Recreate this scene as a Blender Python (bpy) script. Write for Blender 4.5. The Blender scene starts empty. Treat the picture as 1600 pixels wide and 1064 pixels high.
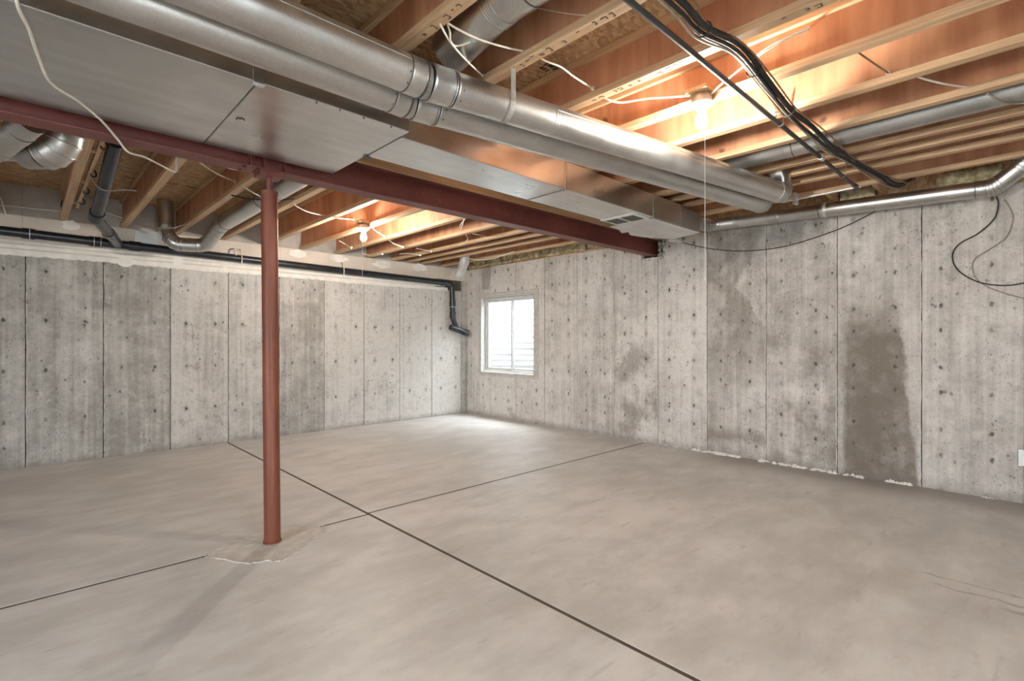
import bpy, bmesh, math, random
from mathutils import Vector, Matrix
random.seed(7)
S = bpy.context.scene
COL = S.collection
PI = math.pi

# ---------------------------------------------------------------- camera, world, exposure
cam_d = bpy.data.cameras.new('camera'); cam = bpy.data.objects.new('camera', cam_d); COL.objects.link(cam)
cam.location = (0, 0, 1.25)
cam.rotation_euler = (PI/2, 0, math.radians(46.34 - 90))
cam_d.sensor_width = 36; cam_d.lens = 795/1600*36
cam_d.clip_start = .02
S.camera = cam
W = bpy.data.worlds.new('sky'); S.world = W; W.use_nodes = True
wn = W.node_tree.nodes
wn['Background'].inputs[0].default_value = (.88, .94, 1, 1)
wn['Background'].inputs[1].default_value = 40.0
S.view_settings.view_transform = 'Standard'; S.view_settings.look = 'None'
S.view_settings.gamma = 1; S.view_settings.use_curve_mapping = False
S.view_settings.exposure = 0.38
BULB = 1300.0          # radiance of a lit bulb

def portal(name, loc, rot, sx, sy):
    d = bpy.data.lights.new(name, 'AREA'); d.shape = 'RECTANGLE'; d.size = sx; d.size_y = sy
    o = bpy.data.objects.new(name, d); COL.objects.link(o); o.location = loc; o.rotation_euler = rot
    d.cycles.is_portal = True
portal('window_portal', (5.71, 5.933, 1.343), (0, PI/2, 0), 1.29, 1.29)          # glazing of the basement window
portal('added_back_door_portal', (.3, -3.22, 1.06), (PI/2, 0, 0), 1.05, 2.08)           # glazing of the two doors added for fill light
portal('added_side_door_portal', (-3.62, 1.0, 1.06), (0, -PI/2, 0), 2.08, 1.05)

# ---------------------------------------------------------------- node helpers
class G:
    def __init__(s, name):
        s.m = bpy.data.materials.new(name); s.m.use_nodes = True
        s.t = s.m.node_tree; s.n = s.t.nodes; s.l = s.t.links
        s.b = s.n['Principled BSDF']
    def put(s, sock, v):
        if isinstance(v, bpy.types.NodeSocket): s.l.new(v, sock)
        elif isinstance(v, (tuple, list)) and len(v) == 3 and sock.type == 'RGBA': sock.default_value = (*v, 1)
        else: sock.default_value = v
    def new(s, typ, ins=None, **kw):
        n = s.n.new(typ)
        for k, v in kw.items(): setattr(n, k, v)
        for k, v in (ins or {}).items(): s.put(n.inputs[k], v)
        return n
    def pos(s): return s.new('ShaderNodeNewGeometry').outputs['Position']
    def sep(s, v):
        n = s.new('ShaderNodeSeparateXYZ', {0: v}); return n.outputs
    def comb(s, x, y, z): return s.new('ShaderNodeCombineXYZ', {0: x, 1: y, 2: z}).outputs[0]
    def math(s, op, a, b=0.0, c=0.0, clamp=False):
        n = s.new('ShaderNodeMath', {0: a, 1: b, 2: c}, operation=op); n.use_clamp = clamp; return n.outputs[0]
    def scale(s, v, sc): return s.new('ShaderNodeVectorMath', {0: v, 1: sc}, operation='MULTIPLY').outputs[0]
    def add(s, v, o): return s.new('ShaderNodeVectorMath', {0: v, 1: o}, operation='ADD').outputs[0]
    def noise(s, v, sc, det=4, rough=.55, col=False):
        n = s.new('ShaderNodeTexNoise', {'Vector': v, 'Scale': sc, 'Detail': det, 'Roughness': rough}); return n.outputs[1 if col else 0]
    def vor(s, v, sc, feature='F1', out='Distance'):
        n = s.new('ShaderNodeTexVoronoi', {'Vector': v, 'Scale': sc}, feature=feature); return n.outputs[out]
    def ramp(s, f, a, b, lo=0.0, hi=1.0, smooth=True):
        n = s.new('ShaderNodeMapRange', {'Value': f, 'From Min': a, 'From Max': b, 'To Min': lo, 'To Max': hi})
        n.interpolation_type = 'SMOOTHSTEP' if smooth else 'LINEAR'; return n.outputs[0]
    def mix(s, f, a, b, mode='MIX'):
        n = s.new('ShaderNodeMix', data_type='RGBA', blend_type=mode)
        s.put(n.inputs[0], f); s.put(n.inputs[6], a); s.put(n.inputs[7], b); return n.outputs[2]
    def rnd(s): return s.new('ShaderNodeObjectInfo').outputs['Random']
    def ocol(s): return s.new('ShaderNodeObjectInfo').outputs['Color']
    def bump(s, h, st=.3, dist=.01):
        n = s.new('ShaderNodeBump', {'Height': h, 'Strength': st, 'Distance': dist}); s.l.new(n.outputs[0], s.b.inputs['Normal'])
    def fin(s, col, rough=.6, metal=0.0):
        s.put(s.b.inputs['Base Color'], col); s.put(s.b.inputs['Roughness'], rough); s.put(s.b.inputs['Metallic'], metal)
        return s.m

def plain(name, col, rough=.6, metal=0.0, var=.12, sc=14):
    g = G(name); p = g.pos()
    n = g.noise(p, sc, 4)
    c = g.mix(g.ramp(n, .35, .7), tuple(x*(1-var) for x in col), tuple(min(1, x*(1+var)) for x in col))
    return g.fin(c, rough, metal)

def concrete_wall(name, ax, off, per, rows, rper, lo, hi, stain=None, olive=0.0):
    g = G(name); p = g.pos(); x, y, z = g.sep(p)
    u = x if ax == 0 else y
    oc = g.sep(g.ocol())                        # per-panel tone in the red channel
    big = g.noise(p, 1.3, 5, .6); mid = g.noise(p, 6, 5, .65); fine = g.noise(p, 60, 3, .6)
    streak = g.noise(g.scale(p, (22, 22, .55)), 1.0, 4, .6)
    f = g.math('ADD', g.math('MULTIPLY', big, .42), g.math('MULTIPLY', mid, .33))
    f = g.math('ADD', f, g.math('MULTIPLY', streak, .34)); f = g.math('SUBTRACT', f, .045)
    f = g.math('ADD', f, g.math('MULTIPLY', g.math('SUBTRACT', oc[0], .5), .55))
    col = g.mix(g.ramp(f, .33, .66), lo, hi)
    col = g.mix(g.ramp(fine, .40, .30, 0, .55), col, tuple(v*.45 for v in lo))
    grit = g.noise(g.add(p, (6, 1, 2)), 16, 8, .82)
    col = g.mix(g.ramp(grit, .53, .65, 0, .38), col, tuple(v*.62 for v in lo))
    col = g.mix(g.ramp(grit, .46, .36, 0, .30), col, tuple(min(1, v*1.2) for v in hi))
    # blotches of dark grime low and at random
    bl = g.ramp(g.noise(g.add(p, (3.1, 7.7, 1.3)), 3.2, 6, .7), .60, .74, 0, .55)
    col = g.mix(bl, col, tuple(v*.60 for v in lo))
    # bug holes
    wob = g.add(p, g.scale(g.noise(p, 30, 2, .5, True), (.02, .02, .02)))
    bh = g.vor(g.scale(wob, (1, 1, .75)), 12)
    sel = g.ramp(g.noise(p, 3.6, 3), .42, .54)
    bug = g.math('MULTIPLY', g.ramp(bh, .165, .085), sel)
    bh2 = g.vor(g.scale(wob, (1, 1, .6)), 42)
    bug = g.math('MAXIMUM', bug, g.math('MULTIPLY', g.ramp(bh2, .24, .12), g.ramp(g.noise(g.add(p, (1, 4, 9)), 2.3, 4, .65), .46, .64)))
    chip = g.ramp(g.noise(g.scale(g.add(p, (8, 3, 2)), (1, 1, .7)), 17, 5, .8), .615, .66)
    bug = g.math('MAXIMUM', bug, g.math('MULTIPLY', chip, .8))
    # snap-tie pits on the form grid
    nz = g.noise(g.add(p, (5, 5, 5)), 40, 2, .5, True)
    nx, ny, nzz = g.sep(nz)
    uu = g.math('ADD', u, g.math('MULTIPLY', g.math('SUBTRACT', nx, .5), .03))
    zz = g.math('ADD', z, g.math('MULTIPLY', g.math('SUBTRACT', ny, .5), .03))
    du = g.math('MULTIPLY', g.math('SUBTRACT', g.math('FRACT', g.math('ADD', g.math('DIVIDE', g.math('SUBTRACT', uu, off), per), 10.5)), .5), per)
    tie = None
    for r in rows:
        dz = g.math('MULTIPLY', g.math('SUBTRACT', g.math('FRACT', g.math('ADD', g.math('DIVIDE', g.math('SUBTRACT', zz, r), rper), 10.5)), .5), rper)
        d = g.math('SQRT', g.math('ADD', g.math('POWER', g.math('ABSOLUTE', du), 2), g.math('POWER', g.math('ABSOLUTE', g.math('MULTIPLY', dz, .62)), 2)))
        t = g.ramp(d, .0165, .006)
        tie = t if tie is None else g.math('MAXIMUM', tie, t)
        h = g.ramp(d, .05, .01, 0, .35)
        col = g.mix(g.math('MULTIPLY', h, g.ramp(big, .4, .6)), col, tuple(v*.7 for v in lo))
    pit = g.math('MAXIMUM', g.math('MULTIPLY', bug, .8), tie)
    rough = .85
    if stain: col = stain(g, col, u, z, p)
    pit = g.math('MULTIPLY', pit, g.ramp(g.noise(g.add(p, (2, 8, 3)), 4.5, 2), .36, .58, .35, 1))
    col = g.mix(g.math('MULTIPLY', pit, .9), col, tuple(v*.22 for v in lo))
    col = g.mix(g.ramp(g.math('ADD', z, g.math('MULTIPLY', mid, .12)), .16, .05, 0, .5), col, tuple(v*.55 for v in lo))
    hgt = g.math('ADD', g.math('MULTIPLY', fine, .25), g.math('ADD', g.math('MULTIPLY', mid, .3), g.math('MULTIPLY', streak, .3)))
    g.bump(g.math('SUBTRACT', hgt, g.math('MULTIPLY', pit, 1.4)), .5, .006)
    return g.fin(col, rough)

# wet stains with outlines of their own
DARK = (.165, .135, .105)
def edge(g, u, z, p, a=.10):
    n = g.noise(g.add(p, (1.7, 2.9, .4)), 5, 5, .65, True); a1, b1, c1 = g.sep(n)
    return (g.math('ADD', u, g.math('MULTIPLY', g.math('SUBTRACT', a1, .5), a*2.2)),
            g.math('ADD', z, g.math('MULTIPLY', g.math('SUBTRACT', b1, .5), a*2.6)))
def stain_corner(g, col, u, z, p):      # spreads from the left seam, leaves the upper right clean
    uu, zz = edge(g, u, z, p, .09)
    # the clean upper corner bulges to 2.30 at 1.86 m height
    l1 = g.math('SUBTRACT', uu, g.math('SUBTRACT', 2.30, g.math('MULTIPLY', g.math('ABSOLUTE', g.math('SUBTRACT', zz, 1.86)), .62)))
    a = g.ramp(l1, -.015, .02)
    low = g.ramp(zz, .55, 1.25, .15, 1)
    m = g.math('MULTIPLY', a, low)
    blot = g.ramp(g.noise(p, 4.2, 5, .65), .38, .62, .45, 1)
    col = g.mix(g.math('MULTIPLY', g.math('MULTIPLY', m, blot), .62), col, DARK)
    b = g.ramp(zz, .34, .22); bb = g.math('MULTIPLY', b, g.ramp(zz, .12, .2))
    return g.mix(g.math('MULTIPLY', bb, .55), col, DARK)
def stain_tall(g, col, u, z, p):
    uu, zz = edge(g, u, z, p, .05)
    lim = g.ramp(z, 0, 1.8, .745, .90, False)
    a = g.ramp(g.math('SUBTRACT', uu, lim), -.01, .03)
    b = g.ramp(g.math('SUBTRACT', 1.30, uu), -.03, .04)
    c = g.ramp(zz, 1.85, 1.25, 0, 1)
    blot = g.ramp(g.noise(p, 5, 5, .65), .30, .60, .62, 1)
    m = g.math('MULTIPLY', g.math('MULTIPLY', a, b), g.math('MULTIPLY', c, blot))
    return g.mix(g.math('MULTIPLY', m, .92), col, DARK)
def stain_soft(g, col, u, z, p):
    n = g.ramp(g.noise(g.add(p, (9, 2, 4)), 2.6, 5, .65), .46, .64, 0, .55)
    return g.mix(g.math('MULTIPLY', n, g.ramp(z, 2.0, .8, .3, 1)), col, DARK)

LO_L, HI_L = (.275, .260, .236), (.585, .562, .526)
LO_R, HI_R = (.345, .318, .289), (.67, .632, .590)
M = {}
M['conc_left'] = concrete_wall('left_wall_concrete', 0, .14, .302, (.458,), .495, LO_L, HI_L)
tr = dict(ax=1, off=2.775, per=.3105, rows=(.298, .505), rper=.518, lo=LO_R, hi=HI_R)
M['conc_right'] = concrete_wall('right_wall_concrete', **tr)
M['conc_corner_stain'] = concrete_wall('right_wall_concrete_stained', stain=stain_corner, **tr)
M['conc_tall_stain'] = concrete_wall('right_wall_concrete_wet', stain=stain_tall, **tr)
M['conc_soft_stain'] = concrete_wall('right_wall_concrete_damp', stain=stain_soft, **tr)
M['joint_dark'] = plain('seam_grout', (.10, .085, .065), .9)

def floor_mat():
    g = G('floor_concrete'); p = g.pos(); x, y, z = g.sep(p)
    big = g.noise(p, .7, 5, .6); mid = g.noise(g.scale(p, (1.6, 3.2, 1)), 1.5, 6, .62); fine = g.noise(p, 45, 3, .6)
    f = g.math('ADD', g.math('MULTIPLY', big, .5), g.math('MULTIPLY', mid, .5))
    col = g.mix(g.ramp(f, .36, .64), (.465, .438, .407), (.645, .616, .583))
    col = g.mix(g.ramp(fine, .35, .25, 0, .35), col, (.22, .19, .16))
    tro = g.noise(g.scale(g.add(p, (4, 1, 0)), (2.2, 7, 1)), 1.6, 6, .7)
    col = g.mix(g.ramp(tro, .56, .72, 0, .35), col, (.26, .225, .19))
    spk = g.vor(g.add(p, g.scale(g.noise(p, 12, 2, .5, True), (.05, .05, .05))), 2.4)
    col = g.mix(g.ramp(spk, .022, .012, 0, .8), col, (.10, .085, .07))
    pale = g.ramp(g.noise(g.scale(p, (3, 5, 1)), 1.1, 6, .75), .62, .74, 0, .35)
    col = g.mix(pale, col, (.60, .57, .53))
    # damp darkening beside the stained right wall
    dmp = g.math('ADD', x, g.math('MULTIPLY', g.math('SUBTRACT', mid, .5), .7))
    dm = g.math('MULTIPLY', g.ramp(dmp, 4.95, 5.4), g.ramp(y, 3.0, 2.2))
    col = g.mix(g.math('MULTIPLY', dm, .6), col, (.19, .16, .13))
    # two creeping water lines near the right edge
    for c0, w0, yl in ((3.50, .012, .52), (3.385, .012, .45), (3.29, .035, .17)):
        ln = g.math('ABSOLUTE', g.math('SUBTRACT', g.math('ADD', x, g.math('MULTIPLY', g.math('SUBTRACT', g.noise(p, 5, 4, .6), .5), .20)), c0))
        mk = g.math('MULTIPLY', g.ramp(ln, w0, w0*.4), g.ramp(y, yl, yl-.1))
        col = g.mix(g.math('MULTIPLY', mk, .5), col, (.17, .15, .13))
    g.bump(g.math('ADD', g.math('MULTIPLY', fine, .2), g.math('MULTIPLY', mid, .8)), .22, .006)
    g.b.inputs['Specular IOR Level'].default_value = .5
    return g.fin(col, g.ramp(f, .3, .7, .40, .56))
M['floor'] = floor_mat()
M['sealant'] = plain('joint_sealant', (.085, .062, .045), .85)
M['added_patio'] = plain('added_ground_concrete', (.30, .29, .27), .9)
M['patch'] = plain('rough_concrete_patch', (.55, .505, .455), .9, var=.10, sc=18)
M['white_lime'] = plain('white_efflorescence', (.78, .74, .68), .95, var=.12, sc=60)

def wood(name, lo, hi, sc=(40, 1.2, 40), knots=0.0, red=None):
    g = G(name); p = g.pos(); r = g.rnd()
    q = g.add(p, g.comb(g.math('MULTIPLY', r, 7.3), g.math('MULTIPLY', r, 3.1), 0.0))
    n = g.noise(g.scale(q, sc), 1.0, 5, .62); b = g.noise(q, 1.4, 4, .6)
    f = g.math('ADD', g.math('MULTIPLY', n, .6), g.math('MULTIPLY', b, .4))
    col = g.mix(g.ramp(f, .33, .66), lo, hi)
    if knots:
        v = g.vor(g.scale(g.add(q, g.scale(g.noise(q, 9, 2, .5, True), (.06, .06, .06))), (1, 1, 1.3)), 2.6)
        col = g.mix(g.ramp(v, .085, .03, 0, knots), col, tuple(x*.22 for x in lo))
    g.bump(n, .2, .003)
    return g.fin(col, .62)
M['web'] = wood('joist_web_plywood', (.345, .140, .070), (.56, .290, .160), (9, 9, 1.3), .75)
M['flange'] = wood('joist_flange_laminated', (.40, .25, .135), (.63, .43, .26), (60, 1.6, 60))
M['lumber'] = wood('framing_lumber', (.46, .27, .13), (.68, .45, .25), (1.5, 40, 40), .5)
def osb():
    g = G('strand_board'); p = g.pos()
    w = g.add(p, g.scale(g.noise(p, 8, 2, .5, True), (.08, .08, 0)))
    v = g.vor(g.scale(w, (1.0, 2.2, 1)), 26, out='Color'); s = g.sep(v)
    n = g.noise(g.scale(p, (25, 60, 1)), 1.0, 4)
    f = g.math('ADD', g.math('MULTIPLY', s[0], .45), g.math('MULTIPLY', n, .55))
    col = g.mix(g.ramp(f, .2, .8), (.34, .195, .095), (.60, .41, .23))
    col = g.mix(g.ramp(g.noise(p, 28, 2), .32, .27, 0, .7), col, (.12, .06, .03))
    g.bump(f, .25, .003)
    return g.fin(col, .7)
M['osb'] = osb()
M['ink'] = plain('stamp_ink', (.05, .035, .025), .8)

def galv(name, col=(.60, .60, .585), rough=.34, sp=.05, bs=.12):
    g = G(name); p = g.pos()
    v = g.vor(p, 150, out='Color'); s = g.sep(v)
    n = g.noise(p, 2.2, 5, .6); st = g.noise(g.scale(p, (1.2, 9, 9)), 1.0, 4)
    f = g.math('ADD', g.math('MULTIPLY', s[0], sp*2), g.math('ADD', g.math('MULTIPLY', n, .6), g.math('MULTIPLY', st, .4)))
    c = g.mix(g.ramp(f, .3, .8), tuple(x*.78 for x in col), tuple(min(1, x*1.14) for x in col))
    g.bump(g.noise(p, 3.0, 2), bs, .02)
    rr = g.ramp(n, .3, .7, rough-.04, rough+.06)
    return g.fin(c, rr, 1.0)
M['galv'] = galv('galvanized_duct_steel')
M['galv_rect'] = galv('galvanized_trunk_steel', (.70, .705, .70), .31, .015, .03)
M['galv_dull'] = galv('weathered_galvanized_steel', (.50, .50, .485), .42, .05)
M['pale_duct'] = plain('pale_duct_steel', (.70, .72, .73), .4, .45, var=.08)
M['seam'] = plain('dark_seam_metal', (.16, .15, .14), .6, .6)  # dark metal of seam beads, tabs and screws
M['strap'] = plain('bright_zinc_strap', (.72, .72, .70), .4, .7)
def redsteel():
    g = G('red_primer_steel'); p = g.pos()
    n = g.noise(p, 2.5, 5, .65); s = g.noise(p, 45, 3)
    c = g.mix(g.ramp(n, .3, .7), (.125, .030, .024), (.20, .055, .042))
    c = g.mix(g.ramp(s, .36, .28, 0, .4), c, (.40, .24, .20))
    g.bump(s, .12, .003)
    return g.fin(c, .48)
M['red'] = redsteel()
M['red_post'] = (lambda g: g.fin(g.mix(g.ramp(g.noise(g.scale(g.pos(), (9, 9, 1.2)), 1.5, 5, .65), .35, .7), (.145, .036, .017), (.225, .063, .032)), .5))(G('red_primer_post'))
M['abs'] = plain('black_plastic_pipe', (.018, .020, .026), .32, var=.3)
M['iron'] = plain('dark_iron_pipe', (.05, .045, .04), .6, 0.0)
M['white_cable'] = plain('white_cable_jacket', (.76, .70, .60), .5, var=.06)
M['black_cable'] = plain('black_cable_jacket', (.02, .018, .016), .7)
M['brown_cable'] = plain('brown_cable_jacket', (.26, .13, .065), .5)
M['grey_cable'] = plain('grey_cable_jacket', (.30, .26, .20), .5)
M['drywall'] = plain('taped_drywall', (.66, .585, .50), .85, var=.08, sc=3)
M['mud'] = plain('joint_compound', (.80, .765, .71), .85, var=.07, sc=9)
M['greyboard'] = plain('grey_rim_board', (.40, .365, .325), .85, var=.12, sc=4)
M['paint'] = plain('back_wall_paint', (.62, .59, .55), .8, var=.05, sc=2)
M['white_metal'] = plain('white_window_frame', (.60, .60, .585), .4, var=.05, sc=8)
M['buck'] = plain('window_buck_grey', (.52, .50, .47), .75, var=.12, sc=20)
M['porcelain'] = plain('white_porcelain', (.82, .80, .76), .25, var=.03)
M['plastic_white'] = plain('white_plastic_plate', (.80, .78, .74), .4, var=.04)
M['well'] = plain('white_corrugated_well', (.58, .59, .60), .6, var=.03, sc=4)
M['gravel'] = plain('well_gravel', (.5, .48, .45), .9, var=.3, sc=40)
M['dark'] = plain('painted_recess_dark', (.03, .028, .026), .7)  # near-black colour standing in for shade in register openings and strap slots
M['string'] = plain('pull_string', (.85, .82, .76), .7, var=.02)
def insul():
    g = G('fibreglass_batt'); p = g.pos()
    n = g.noise(p, 14, 6, .7)
    c = g.mix(g.ramp(n, .35, .65), (.30, .245, .13), (.74, .66, .44))
    g.bump(g.noise(p, 60, 4, .7), .8, .01)
    return g.fin(c, .95)
M['insul'] = insul()
def glass():
    g = G('window_glass')
    t = g.new('ShaderNodeBsdfTransparent', {0: (.96, .98, .98)})
    gl = g.new('ShaderNodeBsdfGlossy', {'Roughness': .03})
    mx = g.new('ShaderNodeMixShader', {0: .06}); g.l.new(t.outputs[0], mx.inputs[1]); g.l.new(gl.outputs[0], mx.inputs[2])
    g.l.new(mx.outputs[0], g.n['Material Output'].inputs[0]); return g.m
M['glass'] = glass()
def bulbmat():
    g = G('lit_bulb_glass'); g.fin((1, .95, .85), .3)
    g.b.inputs['Emission Color'].default_value = (1, .92, .82, 1); g.b.inputs['Emission Strength'].default_value = BULB
    return g.m
M['bulb'] = bulbmat()

# ---------------------------------------------------------------- mesh helpers
def box(bm, x0, x1, y0, y1, z0, z1, bev=0.0):
    v = [bm.verts.new((x, y, z)) for x in (x0, x1) for y in (y0, y1) for z in (z0, z1)]
    fs = [(0, 1, 3, 2), (4, 6, 7, 5), (0, 4, 5, 1), (2, 3, 7, 6), (0, 2, 6, 4), (1, 5, 7, 3)]
    fc = [bm.faces.new([v[i] for i in f]) for f in fs]
    if bev:
        es = set(e for f in fc for e in f.edges)
        bmesh.ops.bevel(bm, geom=list(es), offset=bev, segments=1, affect='EDGES')
    return v
def BX(*a, bev=0.0):
    bm = bmesh.new(); box(bm, *a, bev=bev); return bm
def frame_of(t, up=Vector((0, 0, 1))):
    a = up.cross(t)
    if a.length < 1e-3: a = Vector((1, 0, 0)).cross(t)
    a.normalize(); return a, t.cross(a).normalized()
def tube(bm, pts, r, seg=12, cap=True, r2=None):
    pts = [Vector(p) for p in pts]; n = len(pts)
    rs = r if isinstance(r, (list, tuple)) else [r]*n
    T = []
    for i in range(n):
        d = (pts[min(i+1, n-1)] - pts[max(i-1, 0)])
        T.append(d.normalized() if d.length else Vector((0, 0, 1)))
    a, b = frame_of(T[0]); rings = []
    for i in range(n):
        a = (a - T[i]*a.dot(T[i])).normalized(); b = T[i].cross(a)
        k = 1.0
        if 0 < i < n-1:
            c = (pts[i]-pts[i-1]).normalized().dot(T[i]); k = 1.0
        rings.append([bm.verts.new(pts[i] + (a*math.cos(2*PI*j/seg) + b*math.sin(2*PI*j/seg))*rs[i]) for j in range(seg)])
    for i in range(n-1):
        for j in range(seg):
            f = bm.faces.new([rings[i][j], rings[i][(j+1) % seg], rings[i+1][(j+1) % seg], rings[i+1][j]]); f.smooth = True
    if cap:
        for R_, fl in ((rings[0], True), (rings[-1], False)):
            vs = [bm.verts.new(v.co) for v in R_]
            bm.faces.new(vs[::-1] if fl else vs)
def TB(pts, r, seg=12, cap=True):
    bm = bmesh.new(); tube(bm, pts, r, seg, cap); return bm
def lathe(bm, prof, c, seg=20, axis=None):
    """profile of (radius, height) about a vertical axis through c"""
    c = Vector(c); rings = []
    for (r, h) in prof:
        rings.append([bm.verts.new(c + Vector((max(r, 1e-4)*math.cos(2*PI*j/seg), max(r, 1e-4)*math.sin(2*PI*j/seg), h))) for j in range(seg)])
    for i in range(len(prof)-1):
        for j in range(seg):
            f = bm.faces.new([rings[i][j], rings[i][(j+1) % seg], rings[i+1][(j+1) % seg], rings[i+1][j]]); f.smooth = True
    for R_ in (rings[0], rings[-1]): bm.faces.new([bm.verts.new(v.co) for v in R_])
def smooth(pts, k=6):
    P = [Vector(p) for p in pts]
    if len(P) < 3: return P
    P = [P[0]*2-P[1]] + P + [P[-1]*2-P[-2]]; out = []
    for i in range(1, len(P)-2):
        for s in range(k):
            t = s/k; a, b, c, d = P[i-1:i+3]
            out.append(.5*((2*b) + (c-a)*t + (2*a-5*b+4*c-d)*t*t + (3*b-a-3*c+d)*t**3))
    out.append(P[-2]); return out
def fillet(pts, R, n=4):
    P = [Vector(p) for p in pts]; out = [P[0]]
    for i in range(1, len(P)-1):
        a = (P[i-1]-P[i]).normalized(); b = (P[i+1]-P[i]).normalized()
        th = math.acos(max(-1, min(1, a.dot(b)))); tl = R/math.tan(th/2)
        tl = min(tl, (P[i-1]-P[i]).length*.49, (P[i+1]-P[i]).length*.49); rr = tl*math.tan(th/2)
        cen = P[i] + (a+b).normalized()*(rr/math.sin(th/2))
        s = P[i]+a*tl-cen; e = P[i]+b*tl-cen; ang = s.angle(e); ax = s.cross(e).normalized()
        for k in range(n+1): out.append(cen + Matrix.Rotation(ang*k/n, 3, ax) @ s)
    out.append(P[-1]); return out

ORG = {}
def link(o): COL.objects.link(o); return o
def obj(name, bm, mat, parent=None, label=None, cat=None, group=None, kind=None):
    """bm in world coordinates -> one mesh object; origin at the thing's base"""
    bmesh.ops.recalc_face_normals(bm, faces=bm.faces)
    if parent is None:
        xs = [v.co.x for v in bm.verts]; ys = [v.co.y for v in bm.verts]; zs = [v.co.z for v in bm.verts]
        org = Vector(((min(xs)+max(xs))/2, (min(ys)+max(ys))/2, min(zs)))
    else: org = ORG[parent.name]
    bmesh.ops.translate(bm, vec=-org, verts=bm.verts)
    me = bpy.data.meshes.new(name); bm.to_mesh(me); bm.free()
    o = bpy.data.objects.new(name, me); me.materials.append(M[mat] if isinstance(mat, str) else mat)
    link(o); ORG[o.name] = org
    if parent is None: o.location = org
    else: o.parent = parent
    if label: o['label'] = label
    if cat: o['category'] = cat
    if group: o['group'] = group
    if kind: o['kind'] = kind
    return o
def thing(name, label, cat, loc=(0, 0, 0), group=None, kind=None):
    o = bpy.data.objects.new(name, None); o.empty_display_size = .1; link(o)
    o.location = loc; ORG[o.name] = Vector(loc); o['label'] = label; o['category'] = cat
    if group: o['group'] = group
    if kind: o['kind'] = kind
    return o
def copy_thing(root, loc, label):
    r = link(root.copy()); r.location = loc; r['label'] = label; ORG[r.name] = Vector(loc)
    for ch in list(root.children):
        c = link(ch.copy()); c.parent = r
        for g_ in ch.children:
            d = link(g_.copy()); d.parent = c
    return r
def plate(bm, x0, x1, z0, z1, holes, put):
    """rectangle minus rectangular holes, as boxes; put(u0,u1,z0,z1) adds one"""
    us = sorted({x0, x1, *[min(max(h[i], x0), x1) for h in holes for i in (0, 1)]})
    zs = sorted({z0, z1, *[min(max(h[i], z0), z1) for h in holes for i in (2, 3)]})
    for i in range(len(us)-1):
        for j in range(len(zs)-1):
            cu, cz = (us[i]+us[i+1])/2, (zs[j]+zs[j+1])/2
            if us[i+1]-us[i] < 1e-4 or zs[j+1]-zs[j] < 1e-4: continue
            if any(h[0] < cu < h[1] and h[2] < cz < h[3] for h in holes): continue
            put(us[i], us[i+1], zs[j], zs[j+1])
XW, YW = 5.53, 6.92           # faces of the right and the left wall
XB, YB = -3.6, -3.2           # faces of the two walls behind the camera
ZL, ZR = 2.475, 2.555         # joist undersides beyond and in front of the beam
TL, TR = 2.775, 2.805         # subfloor undersides
WTOP, LTOP = 2.462, 2.09      # concrete tops of right and left wall
# ---------------------------------------------------------------- floor: four slabs with sawn joints
JX, JY = 1.785, 3.375; gp = .011
fl = obj('floor', BX(XB-.2, XW+.25, YB-.2, YW+.25, -.16, -.005), 'joint_dark', None, 'grey concrete basement floor slabs with dark sawn joints', 'floor', kind='structure')
for (x0, x1, y0, y1) in ((XB, JX-gp, YB, JY-gp-.012), (JX+gp, XW+.01, YB, JY-gp+.012), (XB, JX-gp, JY+gp-.012, YW+.01), (JX+gp, XW+.01, JY+gp+.012, YW+.01)):
    obj('slab', BX(x0, x1, y0, y1, -.14, 0, bev=.0012), 'floor', fl)
for a in ((JX-gp-.001, JX+gp+.001, YB, JY-gp-.03), (JX-gp-.001, JX+gp+.001, JY+gp+.03, YW)):
    obj('joint_filler', BX(*a, -.02, -.0015), 'sealant', fl)
for a in ((XB, JX-gp-.002, JY-gp-.013, JY+gp-.011), (JX+gp+.002, XW, JY-gp+.011, JY+gp+.013), (JX-gp-.001, JX+gp+.001, JY-gp-.029, JY+gp+.029)):
    obj('joint_filler', BX(*a, -.02, -.0015), 'sealant', fl)
# rough cast patch around the post foot
def blob(pts, z0, z1, n=9, jit=.02):
    bm = bmesh.new(); P = []
    m = len(pts)
    for i in range(m):
        a, b = Vector(pts[i]), Vector(pts[(i+1) % m])
        for k in range(n): P.append(a.lerp(b, k/n) + Vector((random.uniform(-jit, jit), random.uniform(-jit, jit))))
    c = sum(P, Vector((0, 0)))/len(P)
    lo = [bm.verts.new((p.x, p.y, z0)) for p in P]
    up = [bm.verts.new((c.x+(p.x-c.x)*.97, c.y+(p.y-c.y)*.97, z1+random.uniform(-.001, .002))) for p in P]
    inn = [bm.verts.new((c.x+(p.x-c.x)*.86, c.y+(p.y-c.y)*.86, z1-.002+random.uniform(-.001, .001))) for p in P]
    cc = bm.verts.new((c.x, c.y, z1-.002)); k = len(P)
    for i in range(k):
        j = (i+1) % k
        bm.faces.new([lo[i], lo[j], up[j], up[i]]); bm.faces.new([up[i], up[j], inn[j], inn[i]]); bm.faces.new([inn[i], inn[j], cc])
    return bm
patch_pts = [(.74, 3.36), (.92, 3.50), (1.19, 3.555), (1.45, 3.345), (1.42, 3.24), (1.27, 3.13), (1.04, 2.965), (.90, 3.09)]
obj('footing_patch', blob(patch_pts, -.02, .0035), 'patch', fl)
bm = bmesh.new()
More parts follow.
